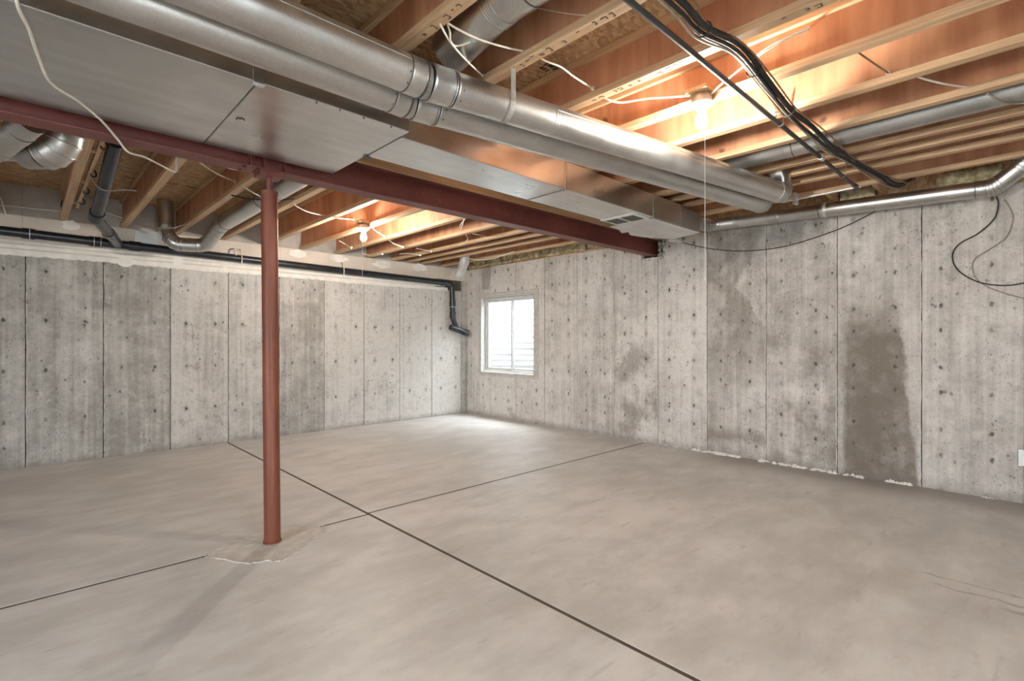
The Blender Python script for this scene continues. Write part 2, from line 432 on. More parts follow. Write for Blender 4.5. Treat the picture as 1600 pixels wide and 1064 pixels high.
for i in range(len(patch_pts)):
    a, b = Vector(patch_pts[i]), Vector(patch_pts[(i+1) % len(patch_pts)])
    for k in range(16):
        p = a.lerp(b, random.random()); q = p + Vector((random.gauss(0, .018), random.gauss(0, .018)))
        s = random.uniform(.002, .008); h = random.uniform(.002, .004)
        vs = [bm.verts.new((q.x+s*random.uniform(.5, 1.2)*math.cos(t), q.y+s*random.uniform(.5, 1.2)*math.sin(t), .001)) for t in (0, 1.3, 2.6, 3.9, 5.2)]
        tp = bm.verts.new((q.x, q.y, h+.002))
        for t in range(5): bm.faces.new([vs[t], vs[(t+1) % 5], tp])
obj('crumbled_edge', bm, 'patch', fl, kind='stuff')

# ---------------------------------------------------------------- left wall
wl = obj('wall_left', BX(XB-.2, XW+.25, YW+.018, YW+.22, -.1, 2.9), 'joint_dark', None, 'left concrete foundation wall with taped drywall strip along its top', 'wall', kind='structure')
seams = [-.006+.6*k for k in range(-6, 10)]
tones = [.5, .42, .55, .45, .50, .42, .42, .38, .60, .54, .44, .68, .70, .74, .76, .70, .6]
for i in range(len(seams)):
    x0 = seams[i]; x1 = seams[i+1] if i+1 < len(seams) else XW
    if i == len(seams)-1: x1 = 5.405
    pr = random.uniform(0, .005)
    o = obj('concrete_panel', BX(x0+.0045, x1-.0045, YW-pr, YW+.03, -.02, LTOP+random.uniform(-.008, .008), bev=.003), 'conc_left', wl)
    o.color = (tones[min(i+0, len(tones)-1)], 0, 0, 1)
o = obj('concrete_panel', BX(5.408, XW, YW-.002, YW+.03, -.02, LTOP+.18, bev=.003), 'conc_left', wl); o.color = (.5, 0, 0, 1)
# taped drywall above the concrete, tape courses, ragged joint compound at its foot
xs = [XB, -1.25, -.03, 1.19, 2.41, 3.63, 4.85, XW]
for a, b in zip(xs, xs[1:]):
    z0 = LTOP+.005 if b < XW else LTOP+.18
    obj('drywall_panel', BX(a+.001, b-.001, YW-.006, YW+.03, z0, ZL-.004), 'drywall', wl)
    obj('rim_panel', BX(a+.001, b-.001, YW+.012, YW+.03, ZL-.004, TL+.02), 'greyboard', wl)
for z0, z1, dy in ((2.10, 2.135, .014), (2.150, 2.185, .011), (2.20, 2.225, .009)):
    obj('drywall_tape', BX(XB, 5.05, YW-dy, YW, z0, z1, bev=.002), 'mud', wl)
bm = bmesh.new(); pv = None; x = XB
while x < 5.10:
    h = LTOP-.014+.006*math.sin(x*3.1)+random.uniform(-.007, .007); up = LTOP+.045
    row = [bm.verts.new((x, YW-.010, h)), bm.verts.new((x, YW-.020, h+.012)), bm.verts.new((x, YW-.016, up))]
    if pv:
        for k in range(2): bm.faces.new([pv[k], row[k], row[k+1], pv[k+1]])
    pv = row; x += .03
obj('joint_compound_edge', bm, 'mud', wl)
for X, z0, w in ((.78, 2.06, .16), (1.27, 2.10, .12), (1.75, 2.13, .1), (3.2, 2.36, .3), (3.9, 2.34, .34), (2.62, 2.36, .25), (4.55, 2.36, .28), (.33, 2.38, .14)):
    bm = bmesh.new(); P = []
    for k in range(14):
        t = 2*PI*k/14; rr = random.uniform(.75, 1.1)
        P.append((X+w*.5*rr*math.cos(t), z0+.055+.06*rr*math.sin(t)))
    a = [bm.verts.new((p[0], YW-.007, p[1])) for p in P]; c = bm.verts.new((X, YW-.013, z0+.055))
    for k in range(14): bm.faces.new([a[k], a[(k+1) % 14], c])
    obj('mud_smear', bm, 'mud', wl)
# bare sheet metal patch in the bay beside the elbow duct
obj('sheet_metal_patch', BX(.86, 1.22, YW-.012, YW, 2.30, 2.47, bev=.002), 'galv', wl)

# ---------------------------------------------------------------- right wall with window opening and beam pocket
WIN = (5.29, 6.576, .70, 1.987)
POC = (3.17, 3.44, 2.262, 3.0)
bm = bmesh.new()
plate(bm, YB-.2, YW+.2, -.1, WTOP, [WIN, POC], lambda a, b, c, d: box(bm, XW+.018, XW+.24, a, b, c, d))
box(bm, XW+.16, XW+.24, POC[0]-.02, POC[1]+.02, POC[2], WTOP+.02)
wr = obj('wall_right', bm, 'joint_dark', None, 'right concrete foundation wall with form seams and damp stains', 'wall', kind='structure')
rs = [.729-.62*k for k in range(6, 0, -1)] + [.729, 1.354, 1.991, 2.62, 3.236, 3.867, 4.483, 5.097, 5.708, 6.314, 6.92]
rt = {0: .45, 6: .45, 7: .44, 8: .50, 9: .60, 10: .62, 11: .55, 12: .58, 13: .68, 14: .70, 15: .66}
for i in range(len(rs)-1):
    bm = bmesh.new(); pr = random.uniform(0, .005)
    plate(bm, rs[i]+.0045, rs[i+1]-.0045, -.02, WTOP+random.uniform(-.004, .004), [WIN, POC], lambda a, b, c, d: box(bm, XW-pr, XW+.03, a, b, c, d))
    mt = {6: 'conc_tall_stain', 7: 'conc_soft_stain', 8: 'conc_corner_stain', 10: 'conc_soft_stain'}.get(i, 'conc_right')
    o = obj('concrete_panel', bm, mt, wr); o.color = (rt.get(i, .5), 0, 0, 1)
    # rough fin left by the form joint
    bm = bmesh.new(); y = rs[i+1]; pts = []
    zz = 0.0
    if y in (5.708, 6.314): segs = ((0, .69), (2.0, WTOP))
    elif y == 3.236: segs = ((0, 2.25),)
    else: segs = ((0, WTOP),)
    for s0, s1 in segs:
        z = s0; pts = []
        while z < s1: pts.append((XW-.001+random.uniform(-.002, .001), y+.005+random.uniform(-.003, .003), z)); z += .05
        tube(bm, pts, [random.uniform(.0015, .0065) for _ in pts], 5)
    if i >= 5: obj('form_fin', bm, 'conc_right', wr)
for i, x in enumerate(seams[5:], 5):
    pts = []; z = 0
    while z < LTOP-.03: pts.append((x+.006+random.uniform(-.003, .003), YW+random.uniform(-.002, .002), z)); z += .05
    obj('form_fin', TB(pts, [random.uniform(.0015, .0065) for _ in pts], 5), 'conc_left', wl)
# lime crust along the foot of the right wall
bm = bmesh.new()
def lumps(bm, a, b, n, s0, s1, depth=.035):
    for k in range(n):
        y = random.uniform(a, b); x = XW-random.random()**2*depth; s = random.uniform(s0, s1)
        ring = [bm.verts.new((x+s*random.uniform(.6, 1.2)*math.cos(t), y+1.8*s*random.uniform(.6, 1.2)*math.sin(t), -.001)) for t in (0, 1.05, 2.1, 3.15, 4.2, 5.25)]
        tp = bm.verts.new((x+random.uniform(-s, s)*.4+s*.3, y, s*random.uniform(.8, 1.6)))
        for t in range(6): bm.faces.new([ring[t], ring[(t+1) % 6], tp])
for k in range(26):
    y = random.uniform(1.12, 2.7); lumps(bm, y, y+random.uniform(.04, .16), random.randint(5, 16), .005, .018, .06)
for k in range(8):
    y = random.uniform(2.6, 3.4); lumps(bm, y, y+random.uniform(.03, .1), random.randint(3, 8), .004, .010)
lumps(bm, .80, .97, 34, .006, .018)
for k in range(9):
    y = random.uniform(-.6, .3); lumps(bm, y, y+random.uniform(.03, .12), random.randint(3, 10), .005, .012)
lumps(bm, 3.45, 6.9, 40, .003, .007)
obj('lime_crust', bm, 'white_lime', wr, kind='stuff')
# mortar left around the beam pocket
bm = bmesh.new()
for k in range(40):
    y = random.choice((random.uniform(3.14, 3.24), random.uniform(3.38, 3.46))); z = random.uniform(2.25, 2.46); s = random.uniform(.012, .03)
    if random.random() < .3: y = random.uniform(3.14, 3.46); z = random.uniform(2.22, 2.268)
    ring = [bm.verts.new((XW+.004, y+s*random.uniform(.6, 1.2)*math.cos(t), z+s*random.uniform(.6, 1.2)*math.sin(t))) for t in (0, 1.05, 2.1, 3.15, 4.2, 5.25)]
    tp = bm.verts.new((XW-s*.6, y, z))
    for t in range(6): bm.faces.new([ring[t], ring[(t+1) % 6], tp])
obj('pocket_mortar', bm, 'conc_right', wr, kind='stuff').color = (.35, 0, 0, 1)
obj('trim_1', BX(XW+.03, XW+.17, YB, YW, WTOP+.006, WTOP+.038, bev=.002), 'lumber', None, 'wooden sill plate bolted along the top of the right wall', 'timber', kind='structure')
obj('trim_2', BX(XW+.10, XW+.14, YB, YW, WTOP+.040, 2.80), 'osb', None, 'strand board rim closing the joist ends above the right wall', 'timber', kind='structure')

# ---------------------------------------------------------------- walls behind the camera, ceiling
DOR = (-.225, .825, .02, 2.10)          # opening added to the back wall for fill daylight (along X)
SID = (.475, 1.525, .02, 2.10)          # second added daylight opening, in the near wall (along Y)
bm = bmesh.new(); plate(bm, XB-.2, XW+.25, -.1, 2.9, [DOR], lambda a, b, c, d: box(bm, a, b, YB-.2, YB, c, d))
obj('wall_back', bm, 'paint', None, 'pale wall behind the camera with a wide glazed door added for daylight', 'wall', kind='structure')
bm = bmesh.new(); plate(bm, YB, YW+.02, -.1, 2.9, [SID], lambda a, b, c, d: box(bm, XB-.2, XB, a, b, c, d))
obj('wall_near', bm, 'paint', None, 'pale side wall behind the camera with a glazed door added for daylight', 'wall', kind='structure')
def added_patio(name, label, u0, u1, z0, z1, along_x, w):  # unseen glazed door, added to bring fill daylight into the room
    def B(a, b, c, d, e, f): return BX(a, b, w+c, w+d, e, f, bev=.004) if along_x else BX(w+c, w+d, a, b, e, f, bev=.004)
    t = thing(name, label, 'added door', ((u0+u1)/2, w, z0) if along_x else (w, (u0+u1)/2, z0), kind='structure')
    for a, b, e, f in ((u0, u0+.05, z0, z1), (u1-.05, u1, z0, z1), (u0+.05, u1-.05, z1-.05, z1), (u0+.05, u1-.05, z0, z0+.04)): obj('frame_rail', B(a, b, -.12, -.04, e, f), 'white_metal', t)
    n = 1; wd = (u1-u0-.1)/n
    for k in range(n):
        a, b = u0+.05+k*wd, u0+.05+(k+1)*wd; o = -.11 if k % 2 else -.08
        s_ = None
        bm = bmesh.new()
        for (p, q, e, f) in ((a, a+.06, z0+.04, z1-.05), (b-.06, b, z0+.04, z1-.05), (a+.06, b-.06, z0+.04, z0+.12), (a+.06, b-.06, z1-.11, z1-.05)):
            box(bm, p, q, w+o, w+o+.028, e, f) if along_x else box(bm, w+o, w+o+.028, p, q, e, f)
        s_ = obj('sash', bm, 'white_metal', t)
        obj('pane', B(a+.06, b-.06, o+.010, o+.016, z0+.12, z1-.11), 'glass', s_)
obj('added_ground', BX(-12, -3.82, -12, 8, -.3, -.02), 'added_patio', None, 'unseen grey concrete added outside the side door to dim upward light', 'ground', kind='structure')  # unseen ground added outside the doors, cuts light rising to the ceiling
obj('added_ground', BX(-3.82, 8, -12, -3.42, -.3, -.02), 'added_patio', None, 'unseen grey concrete added outside the back door to dim upward light', 'ground', kind='structure')
added_patio('added_door_1', 'white single panel glazed door added behind the camera for daylight', *DOR, True, YB)
added_patio('added_door_2', 'white single panel glazed door added behind the camera at the left for daylight', *SID, False, XB)
ce = obj('ceiling', BX(XB-.2, XW+.25, YB-.2, YW+.22, 2.83, 2.95), 'osb', None, 'strand board subfloor seen between the joists overhead', 'ceiling', kind='structure')
def sheets(ys, z, xo):
    for r_, (y0, y1) in enumerate(zip(ys, ys[1:])):
        x = XB - (1.22 if r_ % 2 else 0) + xo
        while x < XW+.1:
            a, b = max(x, XB), min(x+2.44, XW+.1)
            if b > a: obj('subfloor_sheet', BX(a+.001, b-.001, y0+.001, y1-.001, z, z+.02), 'osb', ce)
            x += 2.44
sheets([YB, -1.55, -.33, .89, 2.11, 3.30], TR, .3)
sheets([3.30, 4.55, 5.77, YW+.02], TL, .9)
# inked mill stamps on the sheets (illegible bars)
def stamp(x, y, z, n, w, dx=0.0):
    bm = bmesh.new()
    for k in range(n):
        if random.random() < .12: continue
        h = random.uniform(.022, .036); u = x + k*w
        box(bm, u, u+w*random.uniform(.35, .7), y+dx*k, y+dx*k+h, z-.0012, z+.001)
        if random.random() < .5: box(bm, u, u+w*.95, y+dx*k+h*random.choice((0, .45, .85)), y+dx*k+h*random.choice((0, .45, .85))+.005, z-.0012, z+.001)
    obj('printed_stamp', bm, 'ink', ce, kind='stuff')
for a in ((-0.157, 7.312, 2.775)[0:2], (0.080, 7.210, 2.775)[0:2]): stamp(a[0], a[1], TL, 7, .028)
for a, n in (((0.651, 5.899, 2.775)[0:2], 9), ((0.986, 5.844, 2.775)[0:2], 4), ((1.134, 5.843, 2.775)[0:2], 11)): stamp(a[0], a[1], TL, n, .022)
a = (2.137, 1.916, 2.805)[0:2]; stamp(a[0]-.02, a[1]+.05, TR, 6, .024); stamp(a[0]-.03, a[1], TR, 8, .024)

# ---------------------------------------------------------------- window and its corrugated well
wy0, wy1, wz0, wz1 = WIN
wn_ = thing('window_1', 'white sliding basement window with two panes in the right concrete wall', 'window', (XW+.12, (wy0+wy1)/2, wz0), kind='structure')
def rectframe(x0, x1, y0, y1, z0, z1, w, bev=.003):
    bm = bmesh.new()
    box(bm, x0, x1, y0, y0+w, z0, z1, bev); box(bm, x0, x1, y1-w, y1, z0, z1, bev)
    box(bm, x0, x1, y0+w, y1-w, z0, z0+w, bev); box(bm, x0, x1, y0+w, y1-w, z1-w, z1, bev); return bm
obj('window_buck', rectframe(XW-.004, XW+.22, wy0+.001, wy1-.001, wz0+.001, wz1-.001, .032), 'buck', wn_)
obj('window_casing', rectframe(XW-.008, XW+.001, wy0-.075, wy1+.02, wz0-.035, wz1+.045, .03, .002), 'buck', wn_)
obj('casing_strip', BX(XW-.007, XW, wy0-.045, wy0, wz0, wz1, bev=.002), 'buck', wn_)
fr = obj('window_frame', rectframe(XW+.085, XW+.155, wy0+.033, wy1-.033, wz0+.033, wz1-.033, .038), 'white_metal', wn_)
obj('track', BX(XW+.06, XW+.085, wy0+.034, wy1-.034, wz0+.034, wz0+.052, bev=.002), 'white_metal', wn_)
ym = 5.90
for y0, y1, x0 in ((ym-.012, wy1-.072, XW+.098), (wy0+.072, ym+.012, XW+.122)):
    s_ = obj('sash', rectframe(x0, x0+.022, y0, y1, wz0+.072, wz1-.072, .030), 'white_metal', wn_)
    obj('pane', BX(x0+.009, x0+.013, y0+.029, y1-.029, wz0+.101, wz1-.101), 'glass', s_)
obj('latch', BX(XW+.088, XW+.100, ym-.010, ym+.006, 1.28, 1.36, bev=.003), 'galv_dull', wn_)
bm = bmesh.new(); pv = None; cy = (wy0+wy1)/2; NR = 96
for k in range(NR+1):
    z = .42 + k*(2.28-.42)/NR; rr = .92 + .016*math.sin(2*PI*(z-.42)/.105); row = []
    for j in range(25):
        t = -PI/2 + PI*j/24
        row.append(bm.verts.new((XW+.24 + rr*.95*math.cos(t), cy + rr*math.sin(t), z)))
    if pv:
        for j in range(24):
            f = bm.faces.new([pv[j], pv[j+1], row[j+1], row[j]]); f.smooth = True
    pv = row
ww = thing('window_well', 'white corrugated window well seen through the basement window', 'window well', (XW+.6, cy, .42))
obj('corrugated_shell', bm, 'well', ww)
obj('gravel_bed', BX(XW+.24, XW+1.2, cy-.98, cy+.98, .36, .44), 'gravel', ww)

# ---------------------------------------------------------------- steel beam, plate, post
BY0, BY1, BZ0, BZ1 = 3.245, 3.372, 2.280, 2.468
def beam(x0, x1, label):
    t = thing('steel_beam', label, 'beam', ((x0+x1)/2, (BY0+BY1)/2, BZ0), 'steel beams carrying the joists')
    obj('web', BX(x0, x1, (BY0+BY1)/2-.004, (BY0+BY1)/2+.004, BZ0+.010, BZ1-.010), 'red', t)
    obj('bottom_flange', BX(x0, x1, BY0, BY1, BZ0, BZ0+.011, bev=.002), 'red', t)
    obj('top_flange', BX(x0, x1, BY0, BY1, BZ1-.011, BZ1, bev=.002), 'red', t)
    return t
b2 = beam(1.003, XW+.14, 'dark red steel beam running from the post to the right concrete wall')
b1 = beam(XB, .999, 'dark red steel beam left of the post, beside the wide duct')
for x, t in ((1.04, b2), (1.16, b2), (.962, b1)):
    obj('stiffener', BX(x, x+.010, BY0+.006, (BY0+BY1)/2-.004, BZ0+.011, BZ1-.011), 'red', t)
for x in (.93, 1.09):
    for yy in (BY0+.022, BY1-.022):
        bm = bmesh.new(); lathe(bm, [(.012, -.009), (.012, 0), (.008, .0)], (x, yy, BZ0), 6); obj('bolt', bm, 'red', b1 if x < 1 else b2)
obj('beam_plate', BX(XB, XW+.02, BY0-.012, BY1, BZ1, ZR, bev=.003), 'lumber', None, 'doubled wooden plate lying on top of the red steel beam', 'timber')
PX, PY = 1.104, 3.31
po = thing('support_post', 'round red steel support post standing in a rough floor patch', 'post', (PX, PY, 0))
def pc(z): return (PX - .019*z/2.17, PY, z)
obj('shaft', TB([pc(.006+2.15*k/8) for k in range(9)], .0475, 28), 'red_post', po)
obj('base_flange', TB([pc(.003), pc(.012)], .054, 28), 'red_post', po)
obj('collar', TB([pc(2.15), pc(2.170)], .050, 28), 'red_post', po)
tp = pc(2.2)
pts = []; rr = []
for k in range(37): pts.append((tp[0], tp[1], 2.165+k*.0025)); rr.append(.0185 if k % 2 else .0165)
obj('jack_screw', TB(pts, rr, 16), 'red', po)
obj('head_plate', BX(tp[0]-.07, tp[0]+.07, PY-.066, PY+.066, 2.254, 2.279, bev=.003), 'red', po)

# ---------------------------------------------------------------- I-joists
def joist(x, y0, y1, z0, z1, label, group):
    t = thing('floor_joist', label, 'joist', (x, (y0+y1)/2, z0), group)
    obj('bottom_flange', BX(x-.030, x+.030, y0, y1, z0, z0+.038, bev=.003), 'flange', t)
    obj('top_flange', BX(x-.030, x+.030, y0, y1, z1-.038, z1-.0005, bev=.003), 'flange', t)
    obj('web', BX(x-.0055, x+.0055, y0, y1, z0+.036, z1-.036), 'web', t)
    return t
ORD = ['nearest', 'second', 'third', 'fourth', 'fifth', 'sixth', 'seventh', 'eighth', 'ninth', 'tenth', 'eleventh', 'twelfth', 'thirteenth', 'fourteenth', 'fifteenth', 'sixteenth', 'seventeenth', 'eighteenth', 'nineteenth', 'twentieth']
def ordl(i, s): return (ORD[i] if i == 0 else ORD[i] + ' nearest')+s
XR = [-1.68, -1.19, -.70, -.21, .28, .765, 1.255, 1.727, 2.262, 2.735, 3.20, 3.655, 4.18, 4.425, 4.69, 5.14]
XL = [-1.65, -1.16, -.675, -.187, .302, .79, 1.285, 1.76, 2.245, 2.715, 3.205, 3.68, 4.10, 4.36, 4.62, 5.02]
def series(X, y0, y1, z0, z1, txt, group):
    X = X[::-1]; x = X[0]-.03
    r0 = joist(x, y0, y1, z0, z1, 'wooden I-joist %s, nearest to the right concrete wall' % txt, group)
    for i, xx in enumerate(X[1:], 1):
        copy_thing(r0, (xx-.03, (y0+y1)/2, z0), 'wooden I-joist %s, %s from the right concrete wall' % (txt, ORD[i]))
series(XR, YB+.01, BY1, ZR, TR, 'on the camera side of the red beam', 'floor joists in front of the beam')
series(XL, BY1+.005, YW+.010, ZL, TL, 'beyond the red beam', 'floor joists beyond the beam')
def flange_stamp(x, y0, y1, z):
    bm = bmesh.new(); y = y0
    while y < y1:
        if random.random() < .72:
            l = random.uniform(.012, .03); w = random.uniform(.006, .016); c = x+random.uniform(-.006, .006)
            box(bm, c-w, c-w+.004, y, y+l, z-.0012, z+.0005); 
            if random.random() < .6: box(bm, c+w-.004, c+w, y, y+l*.8, z-.0012, z+.0005)
            if random.random() < .5: box(bm, c-w, c+w, y, y+.004, z-.0012, z+.0005)
        y += random.uniform(.03, .055)
    return bm
for o in [o for o in COL.objects if o.name.startswith('floor_joist')]:
    for xr, a_, b_ in ((1.255, .9, 1.85), (1.727, .55, 1.75), (2.262, .3, .75), (2.262, 1.2, 1.7)):
        if abs(o.location.x-(xr-.03)) < .002 and o.location.z > 2.5: ORG[o.name] = o.location.copy(); obj('printed_mark', flange_stamp(xr-.03, a_, b_, ZR), 'ink', o, kind='stuff')
# blocking and rim pieces over the right wall
for y, lab in ((1.36, 'short wooden block between last joist and right wall, above the wall pipe'), (1.0, 'short wooden block over the right wall beside the hanging pipe end'), (2.02, 'short wooden block over the right wall behind the duct elbow')):
    obj('joist_block', BX(5.145, XW+.10, y-.02, y+.02, ZR+.012, TR-.004, bev=.002), 'lumber', None, lab, 'timber', 'blocking over the right wall')
# ladder strip beside the joist at the left, with hooks
lx = .345
t = thing('ladder_strip', 'thin wooden strip with rungs and dark hooks fixed along a left joist', 'timber', (lx, 5.0, ZL))
obj('strip', BX(lx-.012, lx+.012, 3.9, 6.3, ZL+.02, ZL+.058, bev=.002), 'flange', t)
for y in (4.35, 5.25, 6.1): obj('rung', BX(.3025, lx-.012, y-.02, y+.02, ZL+.02, ZL+.05, bev=.002), 'flange', t)
for y in (4.15, 4.9, 5.5, 5.95): obj('hook', TB(smooth([(lx+.012, y, ZL+.05), (lx+.03, y, ZL+.03), (lx+.03, y, ZL), (lx+.005, y, ZL-.004), (lx-.004, y, ZL+.012)], 4), .006, 6), 'abs', t)

# ---------------------------------------------------------------- insulation batts over the right wall
def batt(y0, y1, z0, z1, x0, x1, label):
    bm = bmesh.new(); nx, ny, nz = 4, max(6, int((y1-y0)/.05)), 4
    bmesh.ops.create_grid(bm, x_segments=1, y_segments=1, size=.5); bm.clear()
    def P(i, j, k):
        u, v, w = i/nx, j/ny, k/nz
        n = .018
        return (x0+(x1-x0)*u+random.uniform(-n, n), y0+(y1-y0)*v+random.uniform(-n, n)*.6, z0+(z1-z0)*w+random.uniform(-n, n)*.8)
    V = {}
    for i in range(nx+1):
        for j in range(ny+1):
            for k in range(nz+1):
                if i in (0, nx) or j in (0, ny) or k in (0, nz): V[i, j, k] = bm.verts.new(P(i, j, k))
    def q(a, b, c, d):
        f = bm.faces.new([V[a], V[b], V[c], V[d]]); f.smooth = True
    for j in range(ny):
        for k in range(nz):
            for i in (0, nx): q((i, j, k), (i, j+1, k), (i, j+1, k+1), (i, j, k+1))
        for i in range(nx):
            for k in (0, nz): q((i, j, k), (i+1, j, k), (i+1, j+1, k), (i, j+1, k))
    for i in range(nx):
        for k in range(nz):
            for j in (0, ny): q((i, j, k), (i+1, j, k), (i+1, j, k+1), (i, j, k+1))
    obj('insulation_batt', bm, 'insul', None, label, 'insulation', 'yellow batts on the right wall')
for y0, y1, lab in ((6.05, 6.86, 'yellow insulation batt over the window corner, by the left wall'), (5.2, 6.02, 'yellow insulation batt directly above the basement window'), (4.35, 5.16, 'yellow insulation batt right of the window head, on the wall'), (3.52, 4.30, 'yellow insulation batt beside the end of the red beam')):
    batt(y0, y1, WTOP+.03, WTOP+.16, XW-.015, XW+.09, lab)
batt(1.06, 1.33, WTOP+.02, 2.66, XW-.03, XW+.08, 'yellow insulation piece behind the wall pipe, below the hanging pipe end')
batt(.24, .62, WTOP+.02, 2.62, XW-.03, XW+.08, 'yellow insulation piece next to the wall pipe elbow')
# ---------------------------------------------------------------- rectangular trunk duct
DZ0, DZ1 = 2.33, 2.53
td = thing('trunk_duct', 'wide rectangular galvanized trunk duct beside the red beam, narrowing to the right', 'duct', (1.0, 2.6, DZ0))
obj('wide_section', BX(XB, .70, 2.272, 3.19, DZ0, DZ1, bev=.003), 'galv_rect', td)
obj('wide_section', BX(.703, 1.437, 2.272, 3.19, DZ0, DZ1, bev=.003), 'galv_rect', td)
for x0, x1 in ((1.441, 2.785), (2.791, 3.966), (3.972, 4.452)):
    obj('narrow_section', BX(x0, x1, 2.364, 2.745 if x0 < 3.9 else 2.79, DZ0, DZ1, bev=.003), 'galv_rect', td)
def cleat(x, y0, y1, w=.016, d=.006, under=True):
    bm = bmesh.new()
    box(bm, x-w, x+w, y0-d, y0+.002, DZ0-d, DZ1, .002); 
    if under: box(bm, x-w*.6, x+w*.6, y0, y1, DZ0-d*.7, DZ0+.002, .001)
    return bm
c_ = obj('drive_cleat', cleat(.702, 2.272, 3.19, .022, under=False), 'galv_dull', td)
obj('folded_tab', BX(.678, .726, 2.262, 2.285, DZ0-.014, DZ0-.004, bev=.002), 'strap', c_)
obj('drive_cleat', cleat(1.439, 2.364, 2.745, .005, .004), 'seam', td)
obj('drive_cleat', cleat(2.788, 2.364, 2.745, .012), 'galv_dull', td)
obj('drive_cleat', cleat(3.969, 2.364, 2.82, .009), 'galv_dull', td)
obj('corner_tab', BX(1.425, 1.465, 2.735, 2.765, DZ0-.01, DZ0-.003, bev=.002), 'seam', td)
for x in (.95, 1.06, 1.18, 1.33):
    bm = bmesh.new(); lathe(bm, [(.005, -.005), (.005, 0)], (x, 2.276, DZ0-.001), 6); obj('screw', bm, 'seam', td)
# end cap sheet with torn rear edge, drawn from the narrow section to the wall
tear = [(3.975, 2.366), (4.838, 2.366), (4.95, 2.735), (4.86, 2.765), (4.80, 2.80), (4.66, 2.81), (4.60, 2.86), (4.52, 2.835), (4.45, 2.885), (4.36, 2.86), (4.30, 2.84), (4.22, 2.865), (4.12, 2.835), (3.975, 2.835)]
bm = bmesh.new()
lo = [bm.verts.new((x, y, DZ0-.010+(-.018 if 5 < i < 12 and i % 2 else 0))) for i, (x, y) in enumerate(tear)]
up = [bm.verts.new((v.co.x, v.co.y, v.co.z+.006)) for v in lo]
bm.faces.new(lo); bm.faces.new(up[::-1])
for i in range(len(lo)): bm.faces.new([lo[i], lo[(i+1) % len(lo)], up[(i+1) % len(lo)], up[i]])
obj('end_sheet', bm, 'galv_rect', td)
obj('end_section', BX(4.456, 4.835, 2.366, 2.72, DZ0, DZ1-.02, bev=.003), 'galv_dull', td)
obj('pen_mark', TB(smooth([(0.741, 2.728, 2.328), (0.741, 2.698, 2.328), (0.752, 2.707, 2.328), (0.757, 2.693, 2.328), (0.773, 2.708, 2.328)], 4), .0022, 5), 'ink', td)
vr = obj('register', BX(3.70, 3.962, 2.40, 2.74, DZ0-.012, DZ0-.001, bev=.001), 'plastic_white', td)
for y0, y1 in ((2.425, 2.56), (2.585, 2.715)):
    obj('opening', BX(3.745, 3.92, y0, y1, DZ0-.0132, DZ0-.010), 'dark', vr)  # solid dark plate, painted as the shaded recess
    for k in range(4): obj('louvre', BX(3.760+k*.04, 3.764+k*.04, y0, y1, DZ0-.016, DZ0-.012), 'galv_dull', vr)

